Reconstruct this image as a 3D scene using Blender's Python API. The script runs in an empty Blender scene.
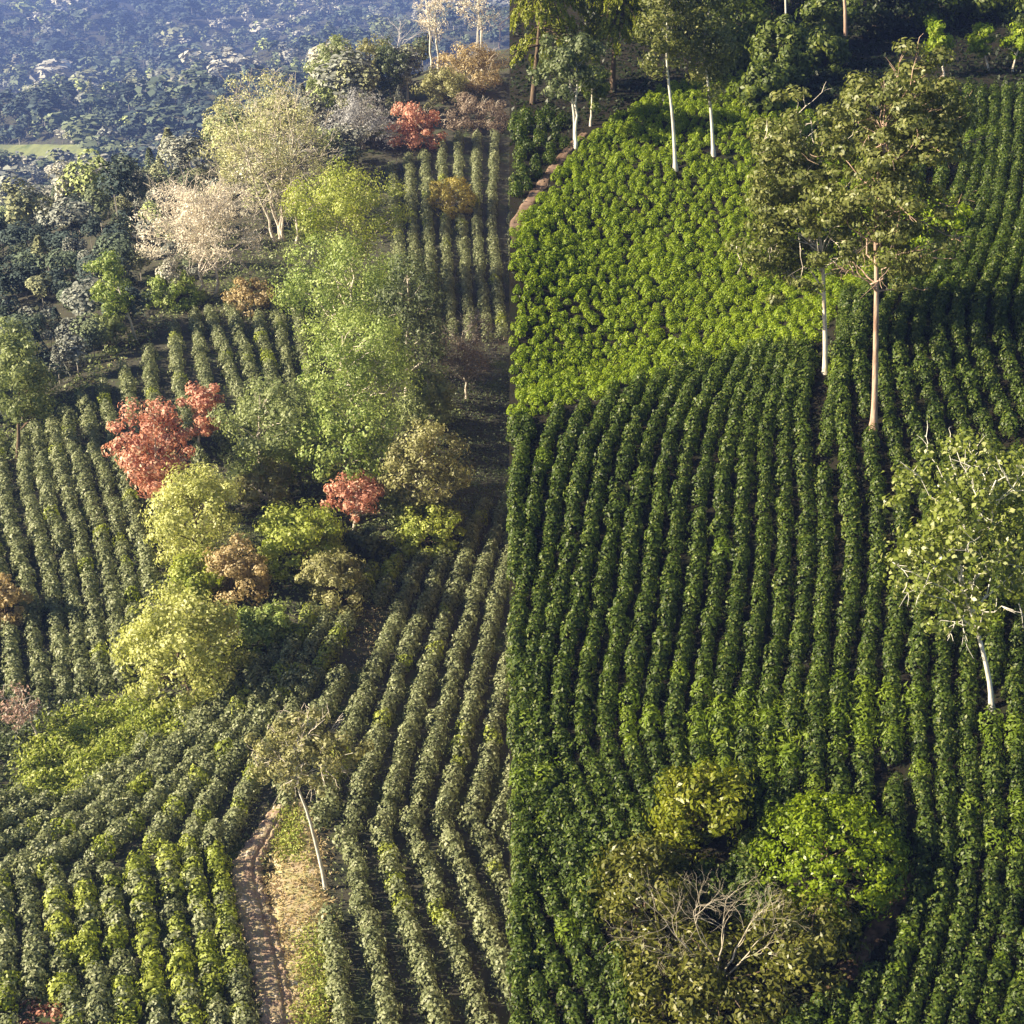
import bpy, math, random
import numpy as np
rng = np.random.default_rng(7)
random.seed(7)
scene = bpy.context.scene
COL = scene.collection
PITCH = math.radians(27.0)
F = 1487.0
CU, CV = 509.5, 512.0
CP, SP = math.cos(PITCH), math.sin(PITCH)

# ------------------------------------------------------------------ camera maths (used to survey real positions)
def ray(u, v):
    u = np.asarray(u, float); v = np.asarray(v, float)
    a = (u - CU) / F; b = (CV - v) / F
    d = np.stack([a, CP + b * SP, -SP + b * CP], -1)
    return d / np.linalg.norm(d, axis=-1, keepdims=True)
def project(P):
    P = np.asarray(P, float)
    dep = P[..., 1] * CP - P[..., 2] * SP
    up = P[..., 1] * SP + P[..., 2] * CP
    return CU + F * P[..., 0] / dep, CV - F * up / dep, dep

# ------------------------------------------------------------------ terrain height functions
class Height:
    def __init__(self, pts, c, bump):
        pts = np.array(pts, float)
        P = ray(pts[:, 0], pts[:, 1]) * pts[:, 2:3]
        self.xy = P[:, :2]; self.c = c; self.bump = bump
        D = np.sqrt(((self.xy[:, None] - self.xy[None]) ** 2).sum(-1) + c * c)
        n = len(pts)
        A = np.zeros((n + 3, n + 3)); A[:n, :n] = D
        A[:n, n] = 1; A[:n, n + 1:] = self.xy / 100; A[n, :n] = 1; A[n + 1:, :n] = self.xy.T / 100
        A[:n, :n] -= np.eye(n) * 0.8
        self.w = np.linalg.solve(A, np.concatenate([P[:, 2], [0, 0, 0]]))
    def __call__(self, x, y):
        x = np.asarray(x, float); y = np.asarray(y, float)
        sh = x.shape; x = x.ravel(); y = y.ravel()
        out = np.empty(len(x))
        for i in range(0, len(x), 100000):
            xx = x[i:i + 100000]; yy = y[i:i + 100000]
            D = np.sqrt((xx[:, None] - self.xy[None, :, 0]) ** 2 + (yy[:, None] - self.xy[None, :, 1]) ** 2 + self.c ** 2)
            n = len(self.xy)
            z = D @ self.w[:n] + self.w[n] + xx / 100 * self.w[n + 1] + yy / 100 * self.w[n + 2]
            z += self.bump(xx, yy)
            out[i:i + 100000] = z
        return out.reshape(sh)
def bump_r(x, y):
    return 0.22 * np.sin(x * .31 + 1.3 * np.sin(y * .13)) * np.sin(y * .27 + .7) + .1 * np.sin(x * .9 + y * .5) * np.sin(y * .8 - x * .3)
def bump_l(x, y):
    far = np.clip((y - 240) / 200, 0, 1)
    return (0.3 * np.sin(x * .21 + 1.1 * np.sin(y * .11)) * np.sin(y * .19 + .4)
            + np.clip((y - 700) / 900, 0, 1) * (24 * np.sin(x * .0062 + y * .0031 + .6) * np.sin(y * .0074 + x * .002) + 12 * np.sin(x * .013 - y * .006) * np.sin(y * .016 + 1))
            + far * (9 * np.sin(x * .021 + y * .008 + 1) * np.sin(y * .017) + 5 * np.sin(x * .05 + 2) * np.sin(y * .04 + x * .02)))
HL = Height([
 (255,1500,78),(-100,1500,80),(560,1500,80),(-300,1024,97),(0,1024,92),(255,1024,90),(509,1024,92),(650,1024,95),
 (0,860,104),(255,860,101),(509,860,103),(-300,800,115),(0,720,118),(150,720,115),(255,700,113),(509,700,117),(650,700,120),
 (60,600,130),(255,560,130),(509,560,133),(-250,560,142),(30,430,155),(-60,450,156),(150,430,150),(300,430,152),(509,430,160),(650,430,165),
 (120,362,166),(170,325,178),(300,320,178),(509,320,185),(300,240,207),(240,262,196),(420,200,215),(509,200,220),(400,130,245),(509,130,247),(509,45,290),(600,130,250),(600,40,300),(440,60,280),
 (345,150,236),
 (30,300,400),(-120,330,380),(-400,380,370),(0,200,880),(150,150,1000),(-300,200,900),(250,110,1150),(330,80,1100),(0,100,2000),(250,45,2500),(-300,100,2100),
 (0,0,3400),(255,-5,3500),(-300,0,3400),(420,0,2600),(500,0,2400)], 8.0, bump_l)
HR = Height([
 (509,1400,66),(760,1400,65),(1100,1400,67),(509,1024,76),(760,1024,73.5),(1024,1024,76),(1300,1024,79),
 (509,760,83),(700,790,80.5),(860,790,80.5),(1024,760,83),(1300,760,86),(509,600,89),(760,560,91),(1024,560,91),(1300,560,96),
 (509,450,96),(630,400,99),(760,365,101),(830,340,102),(930,295,106),(1024,262,112),(1300,260,118),
 (509,400,101.5),(575,380,106.5),(630,362,107),(740,332,109),(830,305,109),
 (509,250,115.5),(590,250,121.5),(650,250,121),(780,240,123),(960,215,124),(1100,200,126),(509,140,137),(650,120,139),(780,100,143),(960,100,142),(1100,100,145),  # ground raised at the seam to shade that side of the light field
 (509,60,162),(760,40,163),(1024,60,162),(1300,60,168),(509,-60,195),(760,-60,195),(1100,-60,195),(509,-150,230),(760,-150,230),(1100,-150,230)], 4.0, bump_r)
def cast(H, u, v, tmin=50, tmax=5200):
    u = np.atleast_1d(np.asarray(u, float)); v = np.atleast_1d(np.asarray(v, float))
    D = ray(u, v); n = len(D)
    ts = np.geomspace(tmin, tmax, 260)
    lo = np.full(n, ts[0]); hi = np.full(n, np.nan); live = np.ones(n, bool)
    for i in range(0, 260, 20):
        idx = np.where(live)[0]
        if not len(idx): break
        tt = ts[i:i + 21]
        P = D[idx, None, :] * tt[None, :, None]
        below = P[..., 2] < H(P[..., 0], P[..., 1])
        hit = below.any(1); k = below.argmax(1)
        for q in (hit,):
            ii = idx[q]; kk = k[q]
            hi[ii] = tt[kk]; lo[ii] = tt[np.maximum(kk - 1, 0)]
        live[idx[hit]] = False
    ok = ~np.isnan(hi); hi = np.where(ok, hi, lo)
    for _ in range(22):
        m = (lo + hi) / 2; P = D * m[:, None]
        b = P[:, 2] < H(P[:, 0], P[:, 1])
        hi = np.where(b, m, hi); lo = np.where(b, lo, m)
    return D * hi[:, None], ok

# ------------------------------------------------------------------ materials
def nodes(name):
    m = bpy.data.materials.new(name); m.use_nodes = True
    nt = m.node_tree; nt.nodes.clear()
    return m, nt, nt.nodes.new('ShaderNodeOutputMaterial')
def mix(nt, a, b, fac):
    n = nt.nodes.new('ShaderNodeMix'); n.data_type = 'RGBA'
    for s, x in ((n.inputs[6], a), (n.inputs[7], b), (n.inputs[0], fac)):
        if isinstance(x, bpy.types.NodeSocket): nt.links.new(x, s)
        elif isinstance(x, (int, float)): s.default_value = x
        else: s.default_value = (*x, 1)
    return n.outputs[2]
def math_(nt, op, a, b=0.0):
    n = nt.nodes.new('ShaderNodeMath'); n.operation = op
    for s, x in ((n.inputs[0], a), (n.inputs[1], b)):
        if isinstance(x, bpy.types.NodeSocket): nt.links.new(x, s)
        else: s.default_value = x
    return n.outputs[0]
def leaf_mat(name, a, b, c=None, rough=.5, trans=.3, spec=.4):
    """a..b: leaf-to-leaf and plant-to-plant range; c: a few odd leaves"""
    m, nt, out = nodes(name)
    geo = nt.nodes.new('ShaderNodeNewGeometry'); oi = nt.nodes.new('ShaderNodeObjectInfo')
    at = nt.nodes.new('ShaderNodeAttribute'); at.attribute_name = 'tint'
    plant = math_(nt, 'FRACT', math_(nt, 'ADD', oi.outputs['Random'], at.outputs['Fac']))
    f = math_(nt, 'ADD', math_(nt, 'MULTIPLY', plant, .55), math_(nt, 'MULTIPLY', geo.outputs['Random Per Island'], .45))
    col = mix(nt, a, b, f)
    if c is not None:
        odd = math_(nt, 'GREATER_THAN', math_(nt, 'FRACT', math_(nt, 'MULTIPLY', geo.outputs['Random Per Island'], 37.0)), .88)
        col = mix(nt, col, c, math_(nt, 'MULTIPLY', odd, .8))
    p = nt.nodes.new('ShaderNodeBsdfPrincipled'); p.inputs['Roughness'].default_value = rough
    p.inputs['Specular IOR Level'].default_value = spec
    nt.links.new(col, p.inputs['Base Color'])
    if trans > 0:
        t = nt.nodes.new('ShaderNodeBsdfTranslucent')
        hsv = nt.nodes.new('ShaderNodeHueSaturation'); hsv.inputs['Saturation'].default_value = 1.15; hsv.inputs['Value'].default_value = 1.3
        nt.links.new(col, hsv.inputs['Color']); nt.links.new(hsv.outputs[0], t.inputs['Color'])
        mx = nt.nodes.new('ShaderNodeMixShader'); mx.inputs[0].default_value = trans
        nt.links.new(p.outputs[0], mx.inputs[1]); nt.links.new(t.outputs[0], mx.inputs[2])
        nt.links.new(mx.outputs[0], out.inputs[0])
    else: nt.links.new(p.outputs[0], out.inputs[0])
    return m
def noise_mat(name, cols, scale=1.0, rough=.95, detail=8, bump=.0, stretch=None, contrast=(.35, .65)):
    m, nt, out = nodes(name)
    tc = nt.nodes.new('ShaderNodeTexCoord'); src = tc.outputs['Object']
    if stretch:
        mp = nt.nodes.new('ShaderNodeMapping'); mp.inputs['Scale'].default_value = stretch
        nt.links.new(src, mp.inputs[0]); src = mp.outputs[0]
    n = nt.nodes.new('ShaderNodeTexNoise'); n.inputs['Scale'].default_value = scale; n.inputs['Detail'].default_value = detail
    n.inputs['Roughness'].default_value = .65
    nt.links.new(src, n.inputs['Vector'])
    r = nt.nodes.new('ShaderNodeValToRGB'); e = r.color_ramp.elements
    e[0].position, e[1].position = contrast
    e[0].color = (*cols[0], 1); e[1].color = (*cols[-1], 1)
    for i, c in enumerate(cols[1:-1]):
        x = e.new(contrast[0] + (contrast[1] - contrast[0]) * (i + 1) / (len(cols) - 1)); x.color = (*c, 1)
    nt.links.new(n.outputs['Fac'], r.inputs[0])
    p = nt.nodes.new('ShaderNodeBsdfPrincipled'); p.inputs['Roughness'].default_value = rough
    p.inputs['Specular IOR Level'].default_value = .2
    nt.links.new(r.outputs[0], p.inputs['Base Color'])
    if bump:
        b = nt.nodes.new('ShaderNodeBump'); b.inputs['Strength'].default_value = bump; b.inputs['Distance'].default_value = .2
        nt.links.new(n.outputs['Fac'], b.inputs['Height']); nt.links.new(b.outputs[0], p.inputs['Normal'])
    nt.links.new(p.outputs[0], out.inputs[0])
    return m
def sc(c, k): return tuple(min(.95, x * k) for x in c)
M = {}
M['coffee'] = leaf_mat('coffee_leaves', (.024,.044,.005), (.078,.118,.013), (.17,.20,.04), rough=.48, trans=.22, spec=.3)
M['weed'] = leaf_mat('weed_leaves', (.10,.16,.010), (.19,.25,.02), rough=.5, trans=.35)
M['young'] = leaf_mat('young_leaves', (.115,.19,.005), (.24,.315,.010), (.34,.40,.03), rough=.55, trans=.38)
M['hedge'] = leaf_mat('hedge_leaves', (.125,.15,.065), (.275,.30,.145), (.37,.38,.22), rough=.5, trans=.25)
M['hedge_lime'] = leaf_mat('hedge_lime_leaves', (.20,.25,.035), (.40,.44,.09), rough=.5, trans=.3)
M['forest'] = None
def LM(k, a, b, c=None, **kw): M[k] = leaf_mat(k + '_leaves', a, b, c, **kw)
LM('dark', (.012,.022,.006), (.03,.045,.010))  # near-black green: shade of the row gaps and the wood put in
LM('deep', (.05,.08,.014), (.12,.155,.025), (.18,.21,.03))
LM('eucalypt', (.085,.105,.026), (.185,.20,.05), (.28,.28,.10), rough=.45)
LM('olive', (.065,.075,.010), (.15,.155,.025), (.22,.21,.05), rough=.4)
LM('yellowgreen', (.10,.125,.006), (.20,.22,.015), (.27,.27,.03), rough=.42)
LM('bright', (.11,.17,.005), (.21,.28,.012), (.27,.33,.02), rough=.4, trans=.35)
LM('bigleaf', (.095,.130,.018), (.205,.24,.045), (.40,.41,.18), rough=.35)
LM('droop', (.14,.17,.01), (.28,.30,.02), rough=.5, trans=.3)
LM('sage', (.09,.12,.05), (.17,.20,.09))
LM('lime', (.22,.28,.045), (.41,.45,.10), (.52,.53,.18), trans=.35)
LM('limepale', (.33,.36,.09), (.54,.55,.21), (.65,.64,.34), trans=.35)
LM('leftgreen', (.14,.21,.045), (.35,.42,.12), (.46,.5,.19), trans=.3)
LM('leftmid', (.16,.20,.075), (.31,.35,.15), trans=.3)
LM('leftdark', (.07,.095,.045), (.15,.18,.08))  # dark green; also stands in for shade in the left hollows
LM('leftolive', (.19,.19,.07), (.36,.35,.15), (.44,.42,.24))
LM('tan', (.29,.22,.10), (.50,.39,.20), (.56,.47,.3))
LM('gold', (.34,.29,.06), (.54,.46,.14))
LM('red', (.40,.17,.11), (.70,.38,.27), (.70,.56,.38))
LM('cream', (.62,.55,.43), (.82,.76,.63))
LM('palegreen', (.34,.35,.16), (.55,.54,.28), (.66,.62,.42))
LM('greyblue', (.30,.30,.31), (.45,.45,.45))
LM('brownbare', (.18,.14,.10), (.32,.25,.19))
LM('pinkbare', (.34,.22,.17), (.5,.35,.28))
M['bark_pale'] = noise_mat('pale_bark', [(.30,.24,.18), (.58,.52,.44), (.70,.64,.54)], 1.2, .8, stretch=(6, 6, 1), bump=.3)
M['bark_twig'] = noise_mat('twig_bark', [(.20,.17,.12), (.42,.37,.28), (.50,.45,.36)], 1.5, .85)
M['bark_white'] = noise_mat('white_bark', [(.45,.42,.36), (.72,.70,.62)], 1.2, .75, stretch=(5, 5, 1), bump=.3)
M['bark_pink'] = noise_mat('pink_bark', [(.20,.12,.085), (.40,.28,.21), (.52,.40,.32)], 1.0, .8, stretch=(6, 6, .8), bump=.3)
M['bark_brown'] = noise_mat('brown_bark', [(.07,.05,.035), (.18,.13,.09)], 1.5, .9, stretch=(5, 5, 1), bump=.3)
M['bark_grey'] = noise_mat('grey_bark', [(.22,.20,.18), (.42,.39,.35)], 1.5, .9, stretch=(5, 5, 1))
M['soil_r'] = noise_mat('shaded_soil', [(.007,.006,.004), (.016,.013,.008), (.014,.02,.006)], .7, bump=.4)  # shade between the rows put into this near-black soil colour
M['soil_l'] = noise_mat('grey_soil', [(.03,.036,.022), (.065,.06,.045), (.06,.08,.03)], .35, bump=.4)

# ------------------------------------------------------------------ mesh helpers
def mesh_obj(name, V, Fq, mat, parent=None, tint=None, smooth=False):
    me = bpy.data.meshes.new(name)
    V = np.asarray(V, np.float32); Fq = np.asarray(Fq, np.int32)
    nv, nf, k = len(V), len(Fq), Fq.shape[1]
    me.vertices.add(nv); me.vertices.foreach_set('co', V.ravel())
    me.loops.add(nf * k); me.loops.foreach_set('vertex_index', Fq.ravel())
    me.polygons.add(nf); me.polygons.foreach_set('loop_start', np.arange(0, nf * k, k, dtype=np.int32))
    if smooth: me.polygons.foreach_set('use_smooth', np.ones(nf, bool))
    if tint is not None:
        at = me.attributes.new('tint', 'FLOAT', 'POINT'); at.data.foreach_set('value', np.asarray(tint, np.float32))
    me.update(calc_edges=True)
    me.materials.append(mat)
    o = bpy.data.objects.new(name, me); COL.objects.link(o)
    if parent is not None: o.parent = parent
    return o
def tag(o, label, cat, group=None, kind=None):
    o['label'] = label; o['category'] = cat
    if group: o['group'] = group
    if kind: o['kind'] = kind
    return o
def unit(a): return a / np.maximum(np.linalg.norm(a, axis=-1, keepdims=True), 1e-9)
def leaves(C, N, L, W, down=.4, fold=.18):
    """kite-shaped folded leaves at C facing N; returns V (n*4,3), F (n,4)"""
    n = len(C); N = unit(N)
    t = rng.normal(size=(n, 3)); t[:, 2] -= down
    t = unit(t - (t * N).sum(-1, keepdims=True) * N)
    b = np.cross(N, t)
    L = np.broadcast_to(L, n)[:, None]; W = np.broadcast_to(W, n)[:, None]
    V = np.stack([C - t * L * .5, C + b * W * .5 - t * L * .06 + N * W * fold, C + t * L * .5 - N * L * .1, C - b * W * .5 - t * L * .06 + N * W * fold], 1)
    return V.reshape(-1, 3), np.arange(n * 4).reshape(n, 4)
class Tubes:
    def __init__(s): s.V = []; s.F = []; s.n = 0
    def add(s, pts, rad, sides=6):
        P = np.asarray(pts, float); R = np.asarray(rad, float); m = len(P)
        T = unit(np.gradient(P, axis=0)); ref = np.array([.31, .95, .05]) if abs(T[:, 2]).mean() > .5 else np.array([0, 0, 1.])
        A = unit(np.cross(T, ref)); B = np.cross(T, A)
        a = np.linspace(0, 2 * math.pi, sides, endpoint=False)
        V = P[:, None] + R[:, None, None] * (np.cos(a)[None, :, None] * A[:, None] + np.sin(a)[None, :, None] * B[:, None])
        idx = np.arange(m * sides).reshape(m, sides)
        q = np.stack([idx[:-1], np.roll(idx[:-1], -1, 1), np.roll(idx[1:], -1, 1), idx[1:]], -1).reshape(-1, 4)
        s.V.append(V.reshape(-1, 3)); s.F.append(q + s.n); s.n += m * sides
    def arrays(s): return np.concatenate(s.V), np.concatenate(s.F)
def curve(p0, p1, bow, n=6, wob=0.0):
    p0 = np.asarray(p0, float); p1 = np.asarray(p1, float); t = np.linspace(0, 1, n)[:, None]
    P = p0 + (p1 - p0) * t + np.asarray(bow) * (4 * t * (1 - t)) * .5
    if wob:
        w = rng.normal(size=(n, 3)) * wob; w[0] = w[-1] = 0; P = P + w
    return P

# ------------------------------------------------------------------ plants
def crown_points(n, c, r, shell=.45, shape='ball'):
    d = unit(rng.normal(size=(n, 3))); rad = rng.random(n) ** shell
    if shape == 'dome': d[:, 2] = np.where(d[:, 2] < -.7, -d[:, 2] * .6, d[:, 2])
    q = d * rad[:, None]
    if shape == 'cone':
        t = (q[:, 2] + 1) / 2; q[:, :2] *= (1.25 - t)[:, None]
    if shape == 'tall':
        q[:, 2] = np.sign(q[:, 2]) * np.abs(q[:, 2]) ** .8
    return c + q * r
FOOT = []      # (side, x, y, radius) of plants that stand in the fields
SHAD = []      # image boxes of plants, used only to decide which bushes are in plain view
def crown_leaves(C, rc, n, L, W, centre, up=.35, droop=.4, flat=.8):
    """leaf clumps round the points C"""
    k = len(C); per = max(1, n // k)
    idx = np.repeat(np.arange(k), per)
    d = unit(rng.normal(size=(len(idx), 3)))
    rr = (rng.random(len(idx)) ** .45)[:, None] * rc[idx][:, None]
    P = C[idx] + d * rr * np.array([1, 1, flat])
    N = d * 1.25 + .55 * unit(P - centre) + rng.normal(size=(len(idx), 3)) * .38 + np.array([0, 0, up * .5])
    s = rng.uniform(.65, 1.3, len(idx))
    V, Fq = leaves(P, N, L * s, W * s, down=droop)
    tint = np.repeat(rng.random(k)[idx] * .9, 4)
    return V, Fq, tint
def place(side, box, base):
    H = HL if side == 'L' else HR
    u0, v0, u1, v1 = box; uc, vc = (u0 + u1) / 2, (v0 + v1) / 2
    def on_plane(u, v, y):
        d = ray(u, v); return d * (y / d[1])
    if base is not None:
        P, ok = cast(H, [base[0]], [base[1]]); B = P[0]; y = B[1]
    else:
        P, ok = cast(H, [uc], [v1 - .12 * (v1 - v0)]); B = P[0]
        r0 = (u1 - u0) / 2 * np.linalg.norm(B) / F; y = B[1] + .55 * r0
    c = on_plane(uc, vc, y); rx = (on_plane(u1, vc, y) - on_plane(u0, vc, y))[0] / 2
    hz = (on_plane(uc, v0, y) - on_plane(uc, v1, y))[2] / 2
    a = math.atan2(-c[2], c[1]); hv = hz * math.cos(a)
    rz = math.sqrt(max(hv ** 2 - (rx * math.sin(a)) ** 2, (.5 * hv) ** 2)) / math.cos(a)
    if base is None: B = np.array([c[0], y, float(H(np.array([c[0]]), np.array([y]))[0])])
    return B, c, np.array([rx, rx, rz])
def plant(name, label, cat, side, box, base=None, style='leafy', leaf='leftgreen', bark='bark_brown', n=3000, L=.32, W=None,
          clumps=40, cr=.3, trunk_r=None, group=None, shape='ball', shell=.45, limbs=None, stems=1, up=.35, droop=.4, via=None,
          twigs=0, twig_leaf=0, ry=1.0, shrub=None, foot=True, dy=0.0, flat=.8, boughs=()):
    B, c, r = place(side, box, base)
    if shrub is None: shrub = base is None
    r = r * np.array([1, ry, 1]); c = c * (1 + dy / c[1])
    rm = float(r.mean())
    root = bpy.data.objects.new(name, None); root.empty_display_size = .5; COL.objects.link(root)
    root.location = B; tag(root, label, cat, group)
    o = np.array([0., 0, 0]); cl = c - B
    if trunk_r is None: trunk_r = max(.06, .035 * rm + .05)
    T = Tubes()
    fill = 1.6 if side == 'R' else 1.9
    n = int(n * fill * (1.35 if shrub else 1.0)); clumps = int(clumps * (1.3 if fill > 1 else 1.0))
    C = crown_points(clumps, cl, r * (1 - cr * .42), shell, shape)
    if side == 'R':    # keep the crown on its own side of the bank
        C[:, 0] = np.maximum(C[:, 0], .3 - B[0] + cr * rm * .6)
    tops = []
    for s in range(stems):
        off = np.array([0, 0, 0.]) if stems == 1 else np.array([rng.uniform(-.5, .5) * rm * .4, rng.uniform(-.5, .5) * rm * .3, 0])
        top = cl + np.array([rng.uniform(-.2, .2) * r[0] * (2.5 if stems > 1 else 1), 0, r[2] * (.55 if not shrub else .2)])
        if via is not None and s == 0:
            pts = [o - np.array([0, 0, .4])]
            for (uu, vv) in via:
                d = ray(uu, vv); pts.append(d * (B[1] / d[1]) - B)
            pts.append(top); pts = np.array(pts, float)
            t = np.linspace(0, len(pts) - 1, 14); tt = np.arange(len(pts))
            P = np.stack([np.interp(t, tt, pts[:, i]) for i in range(3)], 1)
            P[1:-1] = (P[:-2] + 2 * P[1:-1] + P[2:]) / 4
        else:
            P = curve(o + off - np.array([0, 0, .4]), top + off * .6, [rng.uniform(-.1, .1) * rm, 0, 0], 12, .02 * rm)
        R = trunk_r * (1.0 - .78 * np.linspace(0, 1, len(P)) ** 1.1) / math.sqrt(stems)
        R[0] *= 1.9; R[1] *= 1.15
        T.add(P, R, 8); tops.append((P, R))
    nl = limbs if limbs is not None else min(clumps, 26)
    tw = Tubes(); twL = []
    order = rng.permutation(len(C))[:nl]
    for q in order:
        P, R = tops[rng.integers(len(tops))]
        lo = cl[2] - r[2] * 1.0
        ztar = C[q, 2] - np.linalg.norm(C[q, :2] - cl[:2]) * .75
        cand = np.where(P[:, 2] > min(max(lo, .15 * cl[2]), P[-2, 2]))[0]
        if len(cand) == 0: cand = np.arange(len(P) - 3, len(P))
        i = cand[np.abs(P[cand, 2] - ztar).argmin()]; i = min(i, len(P) - 2)
        b = curve(P[i], C[q], [0, 0, .12 * rm], 6, .03 * rm)
        r0 = R[i] * .5
        T.add(b, np.linspace(max(r0, .03), max(.012, r0 * .25), 6), 5)
        if twigs:
            for w in range(twigs):
                j = rng.integers(2, 6); s0 = b[j]
                d = unit(unit(s0 - cl + np.array([0, 0, .3 * rm])) + rng.normal(size=3) * .65)
                ln = rng.uniform(.25, .6) * rm * .8
                e = s0 + d * ln
                e = cl + (e - cl) * min(1.0, 1.0 / max(.01, np.linalg.norm((e - cl) / r)) * 1.03)
                pb = curve(s0, e, [0, 0, rng.uniform(-.05, .12) * ln], 4, .03 * ln)
                tw.add(pb, np.linspace(.028, .012, 4) * (1 + rm * .05), 3)
                for k in range(3):
                    s1 = pb[rng.integers(1, 4)]; d1 = unit(d + rng.normal(size=3) * .7)
                    e1 = s1 + d1 * ln * rng.uniform(.25, .55)
                    tw.add(np.stack([s1, (s1 + e1) / 2 + rng.normal(size=3) * .02 * ln, e1]), np.array([.018, .014, .008]) * (1 + rm * .05), 3)
                    twL.append(e1)
    for (uu, vv) in boughs:       # bare lower boughs
        d_ = ray(uu, vv); e_ = d_ * (B[1] / d_[1]) - B + np.array([0, rng.uniform(-1, .3), 0])
        P, R = tops[0]; ln = np.linalg.norm(e_[:2]); i_ = np.abs(P[:, 2] - (e_[2] - ln * .35)).argmin()
        b_ = curve(P[i_], e_, [0, 0, .16 * ln], 8, .03 * ln); T.add(b_, np.linspace(R[i_] * .42, .02, 8), 5)
        for q_ in range(5):
            j_ = rng.integers(3, 8); v_ = unit(unit(e_ - P[i_]) + rng.normal(size=3) * .55) * ln * rng.uniform(.15, .35)
            T.add(curve(b_[j_], b_[j_] + v_, [0, 0, .05 * ln], 5, .015 * ln), np.linspace(.03, .012, 5), 4)
    V, Fq = T.arrays()
    mesh_obj('trunk', V, Fq, M[bark], root, smooth=True)
    if tw.V:
        V, Fq = tw.arrays(); mesh_obj('canopy', V, Fq, M[twig_leaf] if isinstance(twig_leaf, str) else M[bark], root)
    if n:
        rc = rng.uniform(.7, 1.35, len(C)) * cr * rm * 1.1
        W_ = W if W else L * .5
        V, Fq, ti = crown_leaves(C, rc, n, L, W_, cl, up, droop, flat)
        if side == 'R' and B[0] + V[:, 0].min() < 0:
            x = V.reshape(-1, 4, 3)[:, :, 0].min(1) + B[0] > 0.0
            V = V.reshape(-1, 4, 3)[x].reshape(-1, 3); ti = ti.reshape(-1, 4)[x].ravel(); Fq = np.arange(len(V)).reshape(-1, 4)
        mesh_obj('crown', V, Fq, M[leaf], root, tint=ti)
    if foot: FOOT.append((side, *((c[0], c[1], max(r[0] * .8, .6)) if shrub else (B[0], B[1], .7))))
    if shrub or cl[2] - r[2] < 2: SHAD.append((side, box, B[1]))
    return root

# ================================================================== RIGHT HILLSIDE: plants
FG = 'trees of the shaded wood at the top of the right hillside'
def R(name, label, cat, box, base=None, **k): return plant(name, label, cat, 'R', box, base, **k)
R('shade_tree', 'tall pale-trunked tree standing where the light green slope meets the dark rows', 'tree', (728,72,872,318), (826,372),
  leaf='eucalypt', bark='bark_pale', n=11000, L=.30, W=.16, clumps=120, cr=.15, trunk_r=.18, flat=.5, boughs=[(768,252),(862,264),(788,272),(800,232)], via=[(825,330),(822,240)], shell=.6, limbs=40, shape='tall', twigs=1, ry=.9)
R('shade_tree', 'tallest tree, its pinkish trunk rising from the dark rows below long bare boughs', 'tree', (810,34,978,300), (874,428),
  leaf='eucalypt', bark='bark_pink', n=14000, L=.30, W=.16, clumps=140, cr=.145, trunk_r=.215, flat=.5, boughs=[(950,258),(958,238),(918,246),(838,266),(925,292)], via=[(875,390),(877,270),(874,215)], shell=.6, limbs=46, shape='tall', twigs=1, ry=.9)
R('leafy_tree', 'leaning white-trunked tree with big pale leaves at the right edge of the dark rows', 'tree', (868,424,1080,645), (993,708),
  leaf='bigleaf', bark='bark_white', n=5600, L=.30, W=.2, clumps=150, cr=.14, trunk_r=.15, via=[(990,680),(975,620),(955,575)], dy=1.3, shell=.5, limbs=30, twigs=1, droop=.8)
R('round_shrub', 'bright green rounded tree like a ball beside the bare pale branches', 'tree', (750,790,908,928), None,
  leaf='bright', n=7000, L=.23, W=.12, clumps=300, cr=.115, shell=.07, shape='dome', bark='bark_brown')
R('yellow_shrub', 'yellowish green bush behind the bare pale branches and left of the bright round tree', 'shrub', (652,750,760,872), None,
  leaf='yellowgreen', n=2600, L=.3, W=.14, clumps=70, cr=.2, shell=.3, shape='dome')
R('olive_shrub', 'dull olive bush filling the gully to the left of the bare pale branches', 'shrub', (584,832,706,968), None,
  leaf='olive', n=3000, L=.3, W=.13, clumps=90, cr=.2, shell=.3, shape='dome')
R('olive_shrub', 'wide olive bush at the bottom edge in front of the bare pale branches', 'shrub', (610,908,812,1060), None,
  leaf='olive', n=4200, L=.3, W=.13, clumps=120, cr=.18, shell=.3, shape='dome')
R('olive_shrub', 'olive bush directly below the bright green round tree', 'shrub', (744,885,868,1012), None,
  leaf='olive', n=2800, L=.3, W=.13, clumps=80, cr=.2, shell=.3, shape='dome')
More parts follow.
